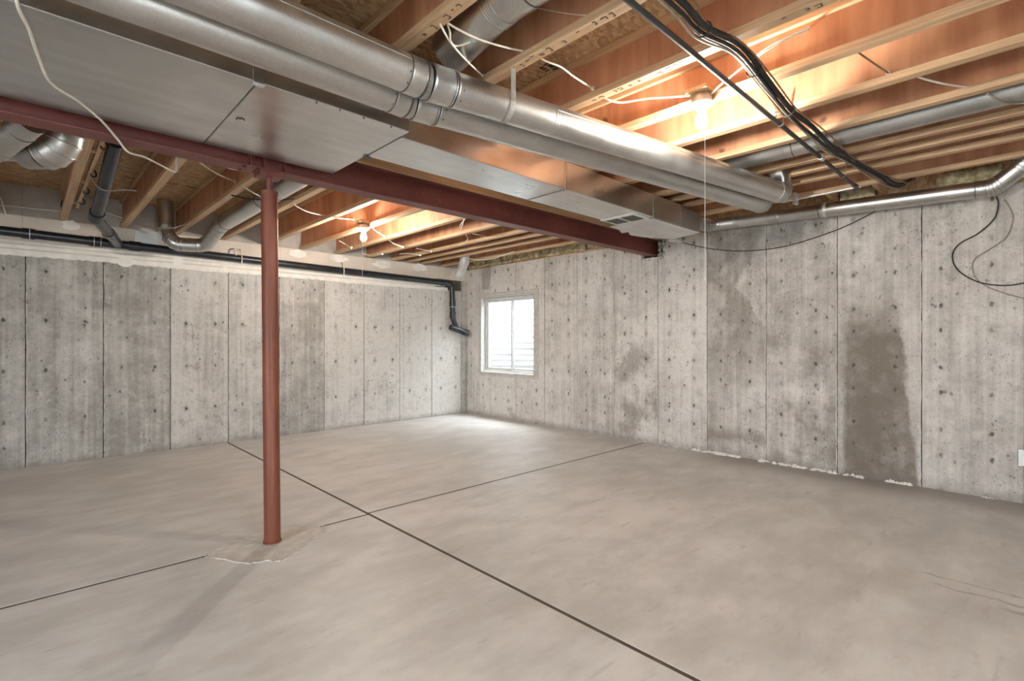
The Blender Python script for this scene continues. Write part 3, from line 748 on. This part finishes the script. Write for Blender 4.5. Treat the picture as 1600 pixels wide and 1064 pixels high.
# ---------------------------------------------------------------- round ducts
def ring(p, d, r, w, mat, par, seg=28, name='coupling', over=1.035):
    p = Vector(p); d = Vector(d).normalized()
    pts = [p-d*w/2, p-d*(w/2-.004), p-d*(w/2-.008), p+d*(w/2-.008), p+d*(w/2-.004), p+d*w/2]
    k = r*over
    return obj(name, TB(pts, [r, k, k*.992, k*.992, k, r], seg), mat, par)
def bead(p, d, r, par, mat='seam'):
    p = Vector(p); d = Vector(d).normalized()
    return obj('seam_bead', TB([p-d*.004, p, p+d*.004], [r, r+.0035, r], 28), mat, par)
def screw(p, par):
    bm = bmesh.new(); bmesh.ops.create_icosphere(bm, subdivisions=1, radius=.005); bmesh.ops.translate(bm, vec=p, verts=bm.verts); obj('screw', bm, 'seam', par)
def long_duct(label, y, z, r, x0, xc, end, up, name='round_duct'):
    """straight along X to xc, swivel coupling, then on to end and up an adjustable elbow"""
    t = thing(name, label, 'duct', (xc, y, z-r), 'twin round ducts beside the trunk')
    obj('pipe_section', TB([(x0, y, z), (xc-.09, y, z)], r, 36), 'galv', t)
    X = Vector((1, 0, 0)); bead((xc-.09, y, z), X, r*1.005, t)
    ring((xc-.05, y, z), X, r, .075, 'galv', t)
    bead((xc-.008, y, z), X, r*1.03, t)
    D = (Vector(end)-Vector((xc, y, z))).normalized(); P = Vector((xc, y, z))
    obj('swivel_collar', TB([P-X*.012, P+X*.012, P+D*.03], [r*1.015, r*.975, r*.96], 36), 'galv_dull', t)
    bead(P+D*.034, D, r*1.04, t, 'galv')
    ring(P+D*.085, D, r, .10, 'galv', t, 36, over=1.05)
    for s in (.140, .152): bead(P+D*s, D, r*1.03, t, 'galv_dull')
    a0 = P+D*.15; E = Vector(end); mid = a0.lerp(E, .20)
    obj('pipe_section', TB([a0, mid], r, 36), 'galv', t)
    ring(mid, D, r, .03, 'galv', t, 36, over=1.02)
    obj('pipe_section', TB([mid, E-D*.02], r*.995, 36), 'galv', t)
    # longitudinal lock seam
    n = Vector((-D.y, D.x, 0)).normalized()
    off = (-n*math.cos(math.radians(18)) + Vector((0, 0, 1))*math.sin(math.radians(18)))*r
    obj('lock_seam', TB([Vector((x0, y, z))+Vector((0, -math.cos(math.radians(20)), math.sin(math.radians(20))))*r, Vector((xc-.095, y, z))+Vector((0, -math.cos(math.radians(20)), math.sin(math.radians(20))))*r], .003, 6), 'galv_dull', t)
    obj('lock_seam', TB([mid+off, E-D*.03+off], .003, 6), 'galv_dull', t)
    path = fillet([E-D*.03, E+D*.08, E+D*.08+Vector((up[0], up[1], up[2]))], .085, 4)
    el = obj('elbow', TB(path, r*1.015, 32), 'galv', t)
    for k in range(1, len(path)-1):
        dd = (path[k+1]-path[k-1]).normalized(); obj('gore_seam', TB([path[k]-dd*.005, path[k], path[k]+dd*.005], [r*1.01, r*1.06, r*1.01], 32), 'galv_dull', el)
    for aa in (200, 235, 300):
        q = Vector((0, math.cos(math.radians(aa)), math.sin(math.radians(aa))))*r*1.01
        screw(Vector((xc-.10, y, z))+q, t); screw(P+D*.165+q, t)
    return t, P, D
RA = .078
da, PA, DA = long_duct('front round galvanized duct of the twin pair, with strap hanger', 1.90, 2.40, RA, XB, 1.262, (4.25, 1.452, 2.415), (.02, .03, .19))
db, PB, DB = long_duct('rear round galvanized duct of the twin pair, half hidden next to the trunk', 2.085, 2.385, RA, XB, 1.30, (4.42, 1.655, 2.40), (.02, .05, .17))
# strap hanging the front duct
sx = .44; sp = PA+DA*sx
bm = bmesh.new(); N_ = Vector((DA.y, -DA.x, 0))       # towards the camera side
def strap_pt(a, rr): return sp + (N_*math.cos(a) + Vector((0, 0, 1))*math.sin(a))*rr
path = [sp+N_*.079+Vector((0, 0, .165))] + [strap_pt(math.radians(a), RA+.003) for a in range(10, -200, -15)]
pv = None
for p in path:
    row = [bm.verts.new(p-DA*.014), bm.verts.new(p+DA*.014)]
    if pv: bm.faces.new([pv[0], pv[1], row[1], row[0]])
    pv = row
bmesh.ops.solidify(bm, geom=bm.faces[:], thickness=.0015)
st = thing('duct_strap', 'bright metal strap hanging the front round duct from a joist', 'strap', tuple(sp-Vector((0, 0, RA))))
obj('band', bm, 'strap', st); screw(path[0]-Vector((0, 0, .01))+N_*.004, st)

def simple_duct(label, path, r, mat='galv', couple=(), elbowgores=True, name='round_duct', R=.12, n=4, seg=28, group=None, tip=None):
    P = [Vector(p) for p in path]; t = thing(name, label, 'duct', tuple(P[0]), group)
    fp = fillet(P, R, n) if len(P) > 2 else P
    # split straight runs from bends
    runs = []; i = 0
    L = len(P)
    if L == 2: obj('pipe_section', TB(P, r, seg), mat, t)
    else:
        per = n+1; cur = fp[0]
        for c in range(L-2):
            arc = fp[1+c*per:1+(c+1)*per]
            obj('pipe_section', TB([cur, arc[0]], r, seg), mat, t)
            e = obj('elbow', TB(arc, r*1.02, seg), mat, t)
            if elbowgores:
                for k in range(len(arc)):
                    dd = (arc[min(k+1, len(arc)-1)]-arc[max(k-1, 0)]).normalized()
                    obj('gore_seam', TB([arc[k]-dd*.005, arc[k], arc[k]+dd*.005], [r*1.015, r*1.06, r*1.015], seg), 'galv_dull' if mat == 'galv' else mat, e)
            cur = arc[-1]
        obj('pipe_section', TB([cur, fp[-1]], r*.995, seg), mat, t)
    for (i, f) in couple:
        p = P[i].lerp(P[i+1], f); d = P[i+1]-P[i]; ring(p, d, r, .05, mat, t, seg); bead(p-d.normalized()*.026, d, r*1.01, t)
    return t
# duct in the joist bay at the top, tapping the front round duct
simple_duct('shiny round duct lying in the ceiling bay above the duct couplings', [(1.465, YB+.2, 2.700), (1.465, 1.62, 2.700), (1.465, 1.97, 2.63)], .098, couple=((0, .965),), R=.3)
# duct in the joist bay near the right wall
simple_duct('grey round duct lying in the ceiling bay behind the cable bundle', [(3.88, YB+.2, 2.615), (3.88, 1.9, 2.615)], .076, 'galv_dull', couple=((0, .865),))
# duct along the top of the right wall, fed from the trunk end
wp = simple_duct('round galvanized duct running along the top of the right concrete wall', [(4.86, 2.47, 2.44), (5.26, 2.46, 2.475), (5.385, 2.24, 2.492), (5.385, .27, 2.428), (5.35, .10, 2.56), (5.33, .07, 2.78)], .0655, couple=((2, .0), (2, .41), (2, .96)), R=.12)
ring((5.385, 1.86, 2.48), (0, 1, .03), .0655, .10, 'galv_dull', wp)
obj('transition_boot', TB([(4.835, 2.47, 2.43), (4.90, 2.47, 2.435), (4.97, 2.468, 2.445)], [.10, .092, .068], 24), 'galv', wp)
obj('hanger_band', TB([(5.385, 1.425, 2.466), (5.385, 1.400, 2.465)], .0685, 28), 'strap', wp)
# pale collar stub under the torn trunk end
cs = thing('collar_stub', 'short pale round collar under the torn trunk duct end', 'duct', (5.05, 2.80, 2.30))
obj('collar', TB([(4.965, 2.80, 2.375), (5.22, 2.80, 2.375)], .055, 24), 'galv_rect', cs)
ring((5.23, 2.80, 2.375), (1, 0, 0), .055, .05, 'galv_dull', cs, 24)
# bays beyond the beam, left
simple_duct('galvanized elbow dropping behind the left beam and turning left', [(.14, 3.75, 2.74), (.14, 3.75, 2.295), (.00, 3.89, 2.295)], .095, couple=((0, .72),), R=.098)
simple_duct('thin galvanized pipe leaving the elbow duct at the left edge', [(-.004, 3.894, 2.295), (-1.0, 4.90, 2.33)], .054)
simple_duct('tilted round duct end at the far left behind the red beam', [(.02, 3.47, 2.338), (-.124, 3.785, 2.235), (-.5, 4.0, 2.235)], .062, couple=((0, .35),), R=.2)
simple_duct('galvanized duct with double elbow in the left ceiling bay, ending at the drywall', [(1.50, 3.45, 2.49), (1.50, 6.08, 2.475), (1.43, 6.42, 2.30), (1.14, 6.50, 2.29), (1.09, 6.56, 2.46), (1.09, 6.60, 2.76)], .074, couple=((0, .50), (0, .93)), R=.11)
simple_duct('pale round supply stub hanging at the corner above the drain pipe', [(4.745, 6.0, 2.72), (4.745, 6.0, 2.43), (4.655, 6.02, 2.19)], .070, 'pale_duct', couple=((0, .72),), R=.12)

# ---------------------------------------------------------------- black drain pipe along the left wall
dp = thing('drain_pipe', 'black plastic drain pipe along the left wall with branch and drop at the corner', 'pipe', (2.0, 6.84, 1.36))
yy = 6.845; rp = .045
def zz_(x): return 2.295 - .092*(x+.2)/5.2
pth = fillet([(XB, yy, zz_(XB)), (5.13, yy, zz_(5.13)), (5.165, yy, 1.60), (5.165, 6.835, 1.53), (5.28, 6.80, 1.40)], .085, 6)
obj('main_run', TB([(XB, yy, zz_(XB)), (5.00, yy, zz_(5.0))], rp, 20), 'abs', dp)
obj('corner_drop', TB(fillet([(4.99, yy, zz_(5.0)), (5.145, yy, zz_(5.1)-.002), (5.165, yy, 1.64), (5.235, 6.835, 1.44)], .075, 6), rp, 20), 'abs', dp)
obj('hub', TB([(4.93, yy, zz_(4.93)), (5.02, yy, zz_(5.02))], rp*1.16, 20), 'abs', dp)
obj('hub', TB([(5.156, yy, 1.90), (5.160, yy, 1.80)], rp*1.16, 20), 'abs', dp)
obj('hub', TB([(5.163, yy, 1.72), (5.166, yy, 1.62)], rp*1.16, 20), 'abs', dp)
obj('printed_band', TB([(5.158, yy, 1.815), (5.1582, yy, 1.808)], rp*1.18, 20), 'white_metal', dp)
obj('trap_arm', TB([(5.10, 6.83, 1.475), (5.43, 6.79, 1.375)], rp*1.02, 20), 'abs', dp)
obj('hub', TB([(5.36, 6.797, 1.396), (5.44, 6.788, 1.372)], rp*1.22, 20), 'abs', dp)
obj('vent_branch', TB(fillet([(.43, 4.25, 2.565), (.425, 5.55, 2.285), (.70, 6.78, zz_(.75))], .14, 6), rp, 20), 'abs', dp)
obj('hub', TB([(.425, 5.42, 2.312), (.425, 5.55, 2.284)], rp*1.18, 20), 'abs', dp)
obj('hub', TB([(.56, 6.15, 2.282), (.605, 6.34, 2.281)], rp*1.14, 20), 'abs', dp)
for x0, x1 in ((.47, .575), (.80, .905), (-.03, .06)):
    obj('hub', TB([(x0, yy, zz_(x0)), (x1, yy, zz_(x1))], rp*1.17, 20), 'abs', dp)
for x in (.505, .56, .02): obj('printed_band', TB([(x, yy, zz_(x)), (x+.006, yy, zz_(x))], rp*1.185, 20), 'white_metal', dp)
for x in (1.905, 3.22):
    bm = bmesh.new(); z = zz_(x)
    tube(bm, smooth([(x, yy+.05, z+.12), (x, yy-.02, z+.10), (x+.004, yy-.052, z+.02), (x+.004, yy-.05, z-.05), (x, yy-.03, z-.085)], 4), .006, 6)
    if x < 2: tube(bm, smooth([(x-.06, yy+.05, z+.12), (x-.07, yy-.02, z+.10), (x-.06, yy-.052, z+.03)], 4), .010, 6)
    obj('pipe_hook', bm, 'white_cable', dp)

# ---------------------------------------------------------------- gas pipe and strap hangers
gpz = 2.497
gp_ = thing('gas_pipe', 'thin dark iron pipe running under the joists beside the cable bundle', 'pipe', (3.0, 1.045, gpz-.013))
obj('pipe', TB([(XB, 1.045, gpz), (4.86, 1.06, gpz)], .0125, 12), 'iron', gp_)
obj('coupling', TB([(3.905, 1.056, gpz), (3.96, 1.056, gpz)], .016, 12), 'strap', gp_)
obj('tee', TB([(4.82, 1.06, gpz), (4.90, 1.06, gpz)], .019, 12), 'iron', gp_)
obj('branch', TB([(4.88, 1.03, gpz), (4.88, 1.62, gpz-.01)], .010, 10), 'strap', gp_)
obj('bracket', BX(4.86, 4.93, 1.50, 1.53, gpz-.05, gpz+.05, bev=.003), 'strap', gp_)
def hanger(x, y, r, label, perforated=True):
    t = thing('pipe_hanger', label, 'hanger', (x, y, gpz-r), 'loops carrying the gas pipe')
    bm = bmesh.new()
    pts = [Vector((x, y+r+.004, (ZR+.11 if perforated else ZR+.01)))] + [Vector((x, y+r*math.cos(a), gpz-.001+r*math.sin(a))) for a in [math.radians(d) for d in range(20, -201, -22)]] + [Vector((x-(.03 if perforated else 0), y-r-.004, (ZR+.10 if perforated else ZR+.01)))]
    pv = None
    w = .009 if perforated else .004
    for p in pts:
        row = [bm.verts.new(p-Vector((w, 0, 0))), bm.verts.new(p+Vector((w, 0, 0)))]
        if pv: bm.faces.new([pv[0], pv[1], row[1], row[0]])
        pv = row
    bmesh.ops.solidify(bm, geom=bm.faces[:], thickness=.0015)
    b = obj('strap', bm, 'strap', t)
    if perforated:
        for k in range(6):
            z = gpz+.02+k*.022
            for yy_ in (y+r+.0035, y-r-.0065):
                d = BX(x-.004-(.010 if yy_ < y else 0), x+.004-(.010 if yy_ < y else 0), yy_-.003, yy_+.006, z, z+.008); obj('slot', d, 'dark', b)
hanger(3.122, 1.048, .019, 'perforated white strap looping the thin iron pipe below a lit joist')
hanger(4.42, 1.056, .030, 'wire ring around the thin iron pipe near its wall end', False)

# ---------------------------------------------------------------- lamps
def lamp(x, y, zt, slen, label):
    """zt = underside of the box"""
    t = thing('bulb_fixture', label, 'light', (x, y, zt), 'pull string lamps under the joists')
    bm = bmesh.new(); lathe(bm, [(.051, 0), (.052, .004), (.052, .042), (.048, .046)], (x, y, zt), 20); obj('junction_box', bm, 'galv_dull', t)
    bm = bmesh.new(); lathe(bm, [(.026, -.036), (.033, -.030), (.040, -.018), (.060, -.010), (.062, -.002), (.060, 0)], (x, y, zt), 28); obj('lampholder', bm, 'porcelain', t)
    bm = bmesh.new(); lathe(bm, [(.001, -.138), (.012, -.136), (.022, -.129), (.0295, -.116), (.032, -.100), (.030, -.084), (.023, -.064), (.016, -.048), (.014, -.034)], (x, y, zt), 24); obj('bulb', bm, 'bulb', t)
    s = obj('pull_string', TB([(x-.030, y-.032, zt-.012), (x-.030, y-.032, zt-slen)], .0013, 6), 'string', t)
    bm = bmesh.new(); lathe(bm, [(.001, -.008), (.004, -.006), (.004, .004), (.001, .008)], (x-.030, y-.032, zt-slen), 8); obj('string_knob', bm, 'porcelain', s)
    return t
lamp(2.632, 1.277, 2.527, .95, 'lit bare bulb with pull string on the camera side of the beam')
lamp(2.612, 5.04, 2.452, .62, 'lit bare bulb with pull string beyond the beam near the left wall')
obj('lamp_cleat', BX(2.56, 2.665, 1.22, 1.34, 2.574, 2.594, bev=.002), 'lumber', None, 'small wooden cleat above the near bulb fixture', 'timber')
obj('lamp_cleat', BX(2.54, 2.650, 4.98, 5.10, 2.499, 2.53, bev=.002), 'lumber', None, 'small wooden cleat above the far bulb fixture', 'timber')

# ---------------------------------------------------------------- cables
def cable(label, pts, r=.0045, mat='white_cable', group='loose cables', k=6, seg=7, name='electrical_cable'):
    return obj(name, TB(smooth(pts, k), r, seg), mat, None, label, 'cable', group)
def stapled(label, pts, r=.0045, group='loose cables', mat='white_cable'):
    """cable whose end is stapled to a joist web"""
    e = Vector(pts[-1]); t = thing('electrical_cable', label, 'cable', tuple(e), group)
    obj('jacket', TB(smooth(pts, 6), r, 7), mat, t)
    bm = bmesh.new(); bmesh.ops.create_icosphere(bm, subdivisions=2, radius=.011)
    bmesh.ops.scale(bm, vec=(.8, 1, 1.2), verts=bm.verts); bmesh.ops.translate(bm, vec=e, verts=bm.verts); obj('cable_bushing', bm, 'white_cable', t)
cable('white cable hanging across the wide duct underside at the upper left', [(-.02, 2.15, 2.46), (-0.023, 2.252, 2.330), (0.006, 2.398, 2.315), (0.032, 2.593, 2.310), (0.074, 2.827, 2.310), (0.172, 2.967, 2.310), (0.261, 3.093, 2.290), (.335, 3.24, 2.265), (.395, 3.40, 2.262), (.47, 3.46, 2.272), (.56, 3.56, 2.275), (.64, 3.60, 2.262), (.655, 3.62, 2.30), (.66, 3.65, 2.47)], .0055, group='left side cables')
cable('thin cable curving on the dark joist web above the front duct', [(1.235, 2.191, 2.924), (1.235, 2.109, 2.835), (1.235, 2.008, 2.741), (1.235, 1.992, 2.687), (1.235, 2.075, 2.689), (1.235, 2.204, 2.724), (1.240, 2.366, 2.778)], .0045)
stapled('pair of white cables slanting from the stamped joist to a web staple, nearer strand', [(1.254, 1.758, 2.600), (1.235, 1.714, 2.540), (1.327, 1.776, 2.540), (1.474, 1.855, 2.550), (1.680, 1.968, 2.589)])
cable('second strand hanging in a loop under the stamped joist beside the shiny duct', [(1.286, 1.752, 2.600), (1.286, 1.725, 2.545), (1.321, 1.768, 2.540), (1.373, 1.795, 2.550), (1.421, 1.756, 2.570)], .0042)
stapled('white cable bridging from the stamped joist to the next joist web', [(1.247, 1.712, 2.570), (1.301, 1.687, 2.545), (1.418, 1.686, 2.550), (1.555, 1.671, 2.565), (1.690, 1.676, 2.600)])
stapled('white cable arching from the hanging strap joist to the next web', [(1.753, 1.636, 2.575), (1.761, 1.603, 2.550), (1.843, 1.592, 2.552), (1.961, 1.610, 2.555), (2.205, 1.682, 2.607)])
cable('bright white cable running to the near bulb fixture', [(2.269, 1.661, 2.580), (2.273, 1.630, 2.550), (2.346, 1.590, 2.546), (2.421, 1.486, 2.556), (2.525, 1.374, 2.562), (2.565, 1.311, 2.560)], .0055)
cable('white cable rising from the near bulb fixture behind the cable bundle', [(2.629, 1.221, 2.560), (2.598, 1.166, 2.570), (2.559, 1.080, 2.580), (2.504, 0.986, 2.580), (2.434, 0.827, 2.580), (2.403, 0.690, 2.580)], .0048)
cable('white cable crossing the bay from the bundle to a web hole at the top', [(2.488, 0.960, 2.585), (2.433, 0.854, 2.585), (2.427, 0.760, 2.585), (2.700, 0.783, 2.733)], .0045)
stapled('short cable dropping into a web hole on the brightly lit joist', [(2.715, 0.592, 2.562), (2.802, 0.573, 2.556), (3.160, 0.549, 2.606)], .0045, mat='brown_cable')
stapled('pale cable drooping between two joists at the upper right', [(3.208, 0.438, 2.562), (3.260, 0.404, 2.552), (3.388, 0.344, 2.552), (3.615, 0.274, 2.588)], .0048)
cable('grey cable bent over the round duct at the right edge', [(3.673, 0.210, 2.555), (3.755, 0.172, 2.535), (3.844, 0.132, 2.533), (3.906, 0.079, 2.535), (3.963, 0.007, 2.550)], .006, 'grey_cable')
cable('thin pale wire on the joist web at the very top', [(1.690, 1.693, 2.826), (1.690, 1.523, 2.720), (1.690, 1.377, 2.635), (1.690, 1.244, 2.571)], .002)
# cable bundle in front
def bundle(label, off, r, mat, amp, seed):
    rnd = random.Random(seed); pts = []
    base = [(-1.6, 1.02, 2.535), (.6, 1.00, 2.53), (1.2, .97, 2.525), (1.76, .945, 2.522), (1.96, .94, 2.50), (2.23, .90, 2.515), (2.62, .93, 2.512), (3.05, .96, 2.505), (3.4, .965, 2.522), (3.77, .95, 2.505), (4.05, .93, 2.505), (4.33, .91, 2.515), (4.7, .87, 2.515), (5.03, .83, 2.50), (5.2, .80, 2.53), (5.36, .76, 2.60)]
    for i, (x, y, z) in enumerate(base):
        pts.append((x, y+off[0]+rnd.uniform(-amp, amp), z+off[1]+rnd.uniform(-amp, amp)*.7))
    return cable(label, pts, r, mat, 'cables bundled under the joists', 5, 10)
bundle('thickest black cable of the bundle under the right hand joists', (0, .006), .0125, 'black_cable', .004, 1)
bundle('second black cable of the bundle, lying against the thickest one', (.020, -.006), .0085, 'black_cable', .008, 2)
bundle('brown cable of the bundle on the side of the iron pipe', (.036, -.004), .006, 'brown_cable', .010, 3)
bundle('thin pale cable of the bundle hanging lowest', (.030, -.020), .0045, 'grey_cable', .012, 4)
bundle('thin dark cable of the bundle on its right side', (-.022, .010), .004, 'brown_cable', .014, 5)
for x, y, lab in ((1.98, .945, 'black cable tie around the bundle near the top edge'), (2.45, .925, 'black cable tie around the bundle above the near bulb'), (3.02, .965, 'black cable tie around the bundle beside the perforated strap'), (4.2, .93, 'black cable tie around the bundle near the wall')):
    bm = bmesh.new(); tube(bm, [(x, y+.01+.034*math.cos(t*PI/6), 2.508+.029*math.sin(t*PI/6)) for t in range(13)], .003, 6)
    obj('cable_tie', bm, 'black_cable', None, lab, 'cable tie', 'ties on the cable bundle')
# right wall cables
cable('black cable looping down from the wall duct elbow at the right edge', [(5.490, 0.263, 2.377), (5.500, 0.253, 2.311), (5.505, 0.278, 2.206), (5.510, 0.372, 2.106), (5.510, 0.484, 2.039), (5.510, 0.527, 1.945), (5.510, 0.492, 1.826), (5.510, 0.375, 1.722), (5.510, 0.235, 1.680), (5.510, 0.112, 1.690), (5.510, -0.087, 1.753)], .0048, 'black_cable', 'cables on the right wall')
cable('grey cable looping behind the black one on the right wall', [(5.515, 0.221, 2.353), (5.517, 0.189, 2.277), (5.517, 0.171, 2.190), (5.517, 0.207, 2.057), (5.517, 0.308, 1.970), (5.517, 0.387, 1.908), (5.517, 0.406, 1.828), (5.517, 0.372, 1.732), (5.517, 0.283, 1.654), (5.517, 0.112, 1.573), (5.517, -0.088, 1.523)], .0042, 'grey_cable', 'cables on the right wall')
cable('thin black cable sagging along the right wall below the wall duct', [(5.450, 2.990, 2.428), (5.470, 2.795, 2.344), (5.500, 2.497, 2.251), (5.510, 2.157, 2.195), (5.510, 1.783, 2.198), (5.510, 1.391, 2.279), (5.500, 1.160, 2.358), (5.470, 1.010, 2.418)], .0042, 'black_cable', 'cables on the right wall')
# cables in the bays beyond the beam
LG = 'cables between the joists beyond the beam'
stapled('two white cables slanting to a joist web left of the post, lower strand', [(0.848, 4.023, 2.490), (0.888, 4.026, 2.465), (1.012, 4.182, 2.468), (1.246, 4.605, 2.558)], .0045, LG)
cable('white cable along the beam flange left of the post', [(0.981, 3.956, 2.470), (1.054, 3.988, 2.468), (1.145, 3.967, 2.470), (1.221, 4.005, 2.478)], .0045, group=LG)
cable('white cable crossing the elbow duct just left of the post', [(1.229, 4.322, 2.450), (1.252, 4.229, 2.400), (1.325, 4.302, 2.400), (1.413, 4.443, 2.420)], .0045, group=LG)
cable('dark cable crossing the elbow duct left of the post', [(1.226, 4.639, 2.450), (1.271, 4.405, 2.385), (1.382, 4.375, 2.390), (1.534, 4.380, 2.420), (1.658, 4.434, 2.460)], .006, 'black_cable', LG)
stapled('two white cables right of the post, drooping to a joist web', [(1.730, 4.655, 2.478), (1.795, 4.707, 2.465), (1.947, 4.823, 2.466), (2.205, 5.089, 2.526)], .0048, LG)
stapled('white cable under the joist left of the far bulb', [(2.192, 4.864, 2.478), (2.251, 4.848, 2.466), (2.670, 5.394, 2.616)], .0055, LG)
stapled('white cable slanting right of the far bulb', [(2.750, 5.087, 2.478), (2.883, 5.202, 2.466), (2.745, 4.804, 2.344)], .0045, LG)
stapled('thick white cable sagging between joists right of the far bulb', [(3.206, 5.535, 2.478), (3.337, 5.636, 2.462), (3.165, 5.147, 2.335)], .008, LG)
stapled('white cable below the far bulb near the drywall', [(2.783, 5.995, 2.478), (2.920, 6.108, 2.464), (2.680, 5.461, 2.308)], .005, LG)
stapled('white cable along the drywall between joists left of the far corner', [(3.427, 6.652, 2.478), (3.531, 6.587, 2.455), (3.170, 5.625, 2.313)], .005, LG)
stapled('white cable near the drywall, second from the far corner', [(3.841, 6.331, 2.478), (3.853, 6.100, 2.460), (3.640, 5.507, 2.337)], .005, LG)
stapled('white cable drooping under the middle of the far joists', [(3.755, 5.788, 2.478), (3.820, 5.734, 2.462), (3.640, 5.266, 2.355)], .005, LG)
cable('white cable pair dangling from the beam above the window', [(3.076, 3.919, 2.460), (3.160, 4.015, 2.440), (3.358, 4.311, 2.440), (3.282, 4.225, 2.455), (3.185, 4.017, 2.470)], .005, group=LG)
cable('white cable curling in the bay above the window', [(3.673, 4.620, 2.470), (3.766, 4.700, 2.450), (3.890, 4.906, 2.450), (4.025, 5.194, 2.475)], .004, group=LG)
stapled('short white cable to a web hole above the window', [(3.706, 4.544, 2.478), (3.765, 4.499, 2.465), (4.065, 4.713, 2.517)], .0045, LG)
cable('white cable wandering under the joists by the pale supply stub', [(4.750, 5.898, 2.465), (4.889, 5.844, 2.455), (4.963, 5.609, 2.455), (4.878, 5.268, 2.460), (4.856, 5.050, 2.475)], .006, group=LG)
cable('dark cable sagging over the sheet metal patch on the left wall', [(0.828, 6.536, 2.470), (0.868, 6.354, 2.420), (0.973, 6.293, 2.400), (1.081, 6.149, 2.400), (1.206, 6.155, 2.460)], .006, 'grey_cable', LG)
cable('thin white cable tacked along the grey rim board at the left', [(-0.269, 6.920, 2.535), (-0.074, 6.920, 2.553), (0.086, 6.920, 2.556), (0.287, 6.920, 2.566)], .006, group=LG)
cable('white cable running from the black vent pipe to a joist', [(0.583, 6.910, 2.623), (0.691, 6.910, 2.593), (0.813, 6.910, 2.565)], .006, group=LG)
cable('grey cable tied around the black vent pipe', [(.335, 4.86, 2.47), (.39, 4.86, 2.385), (.45, 4.86, 2.375), (.52, 4.87, 2.40), (.62, 4.90, 2.42)], .005, 'grey_cable', LG)
cable('looped dark cable beside the ladder strip joist', [(0.281, 6.880, 2.694), (0.256, 6.860, 2.646), (0.260, 6.860, 2.596), (0.295, 6.880, 2.580)], .006, 'black_cable', LG)
cable('white cable drooping at the far left edge above the drain pipe', [(-0.208, 6.860, 2.656), (-0.173, 6.850, 2.588), (-0.156, 6.850, 2.506), (-0.143, 6.860, 2.455)], .007, group=LG)

# ---------------------------------------------------------------- outlet at the right edge
ob = thing('outlet', 'white outlet plate with grey box on the right wall near the floor', 'outlet', (XW, .09, .28))
obj('box_rim', BX(XW-.012, XW+.002, .035, .145, .285, .415, bev=.002), 'galv_dull', ob)
obj('cover_plate', BX(XW-.018, XW-.012, .05, .123, .291, .409, bev=.002), 'plastic_white', ob)
for z in (.325, .375): obj('socket', BX(XW-.0195, XW-.0178, .070, .103, z-.014, z+.014, bev=.0005), 'plastic_white', ob)
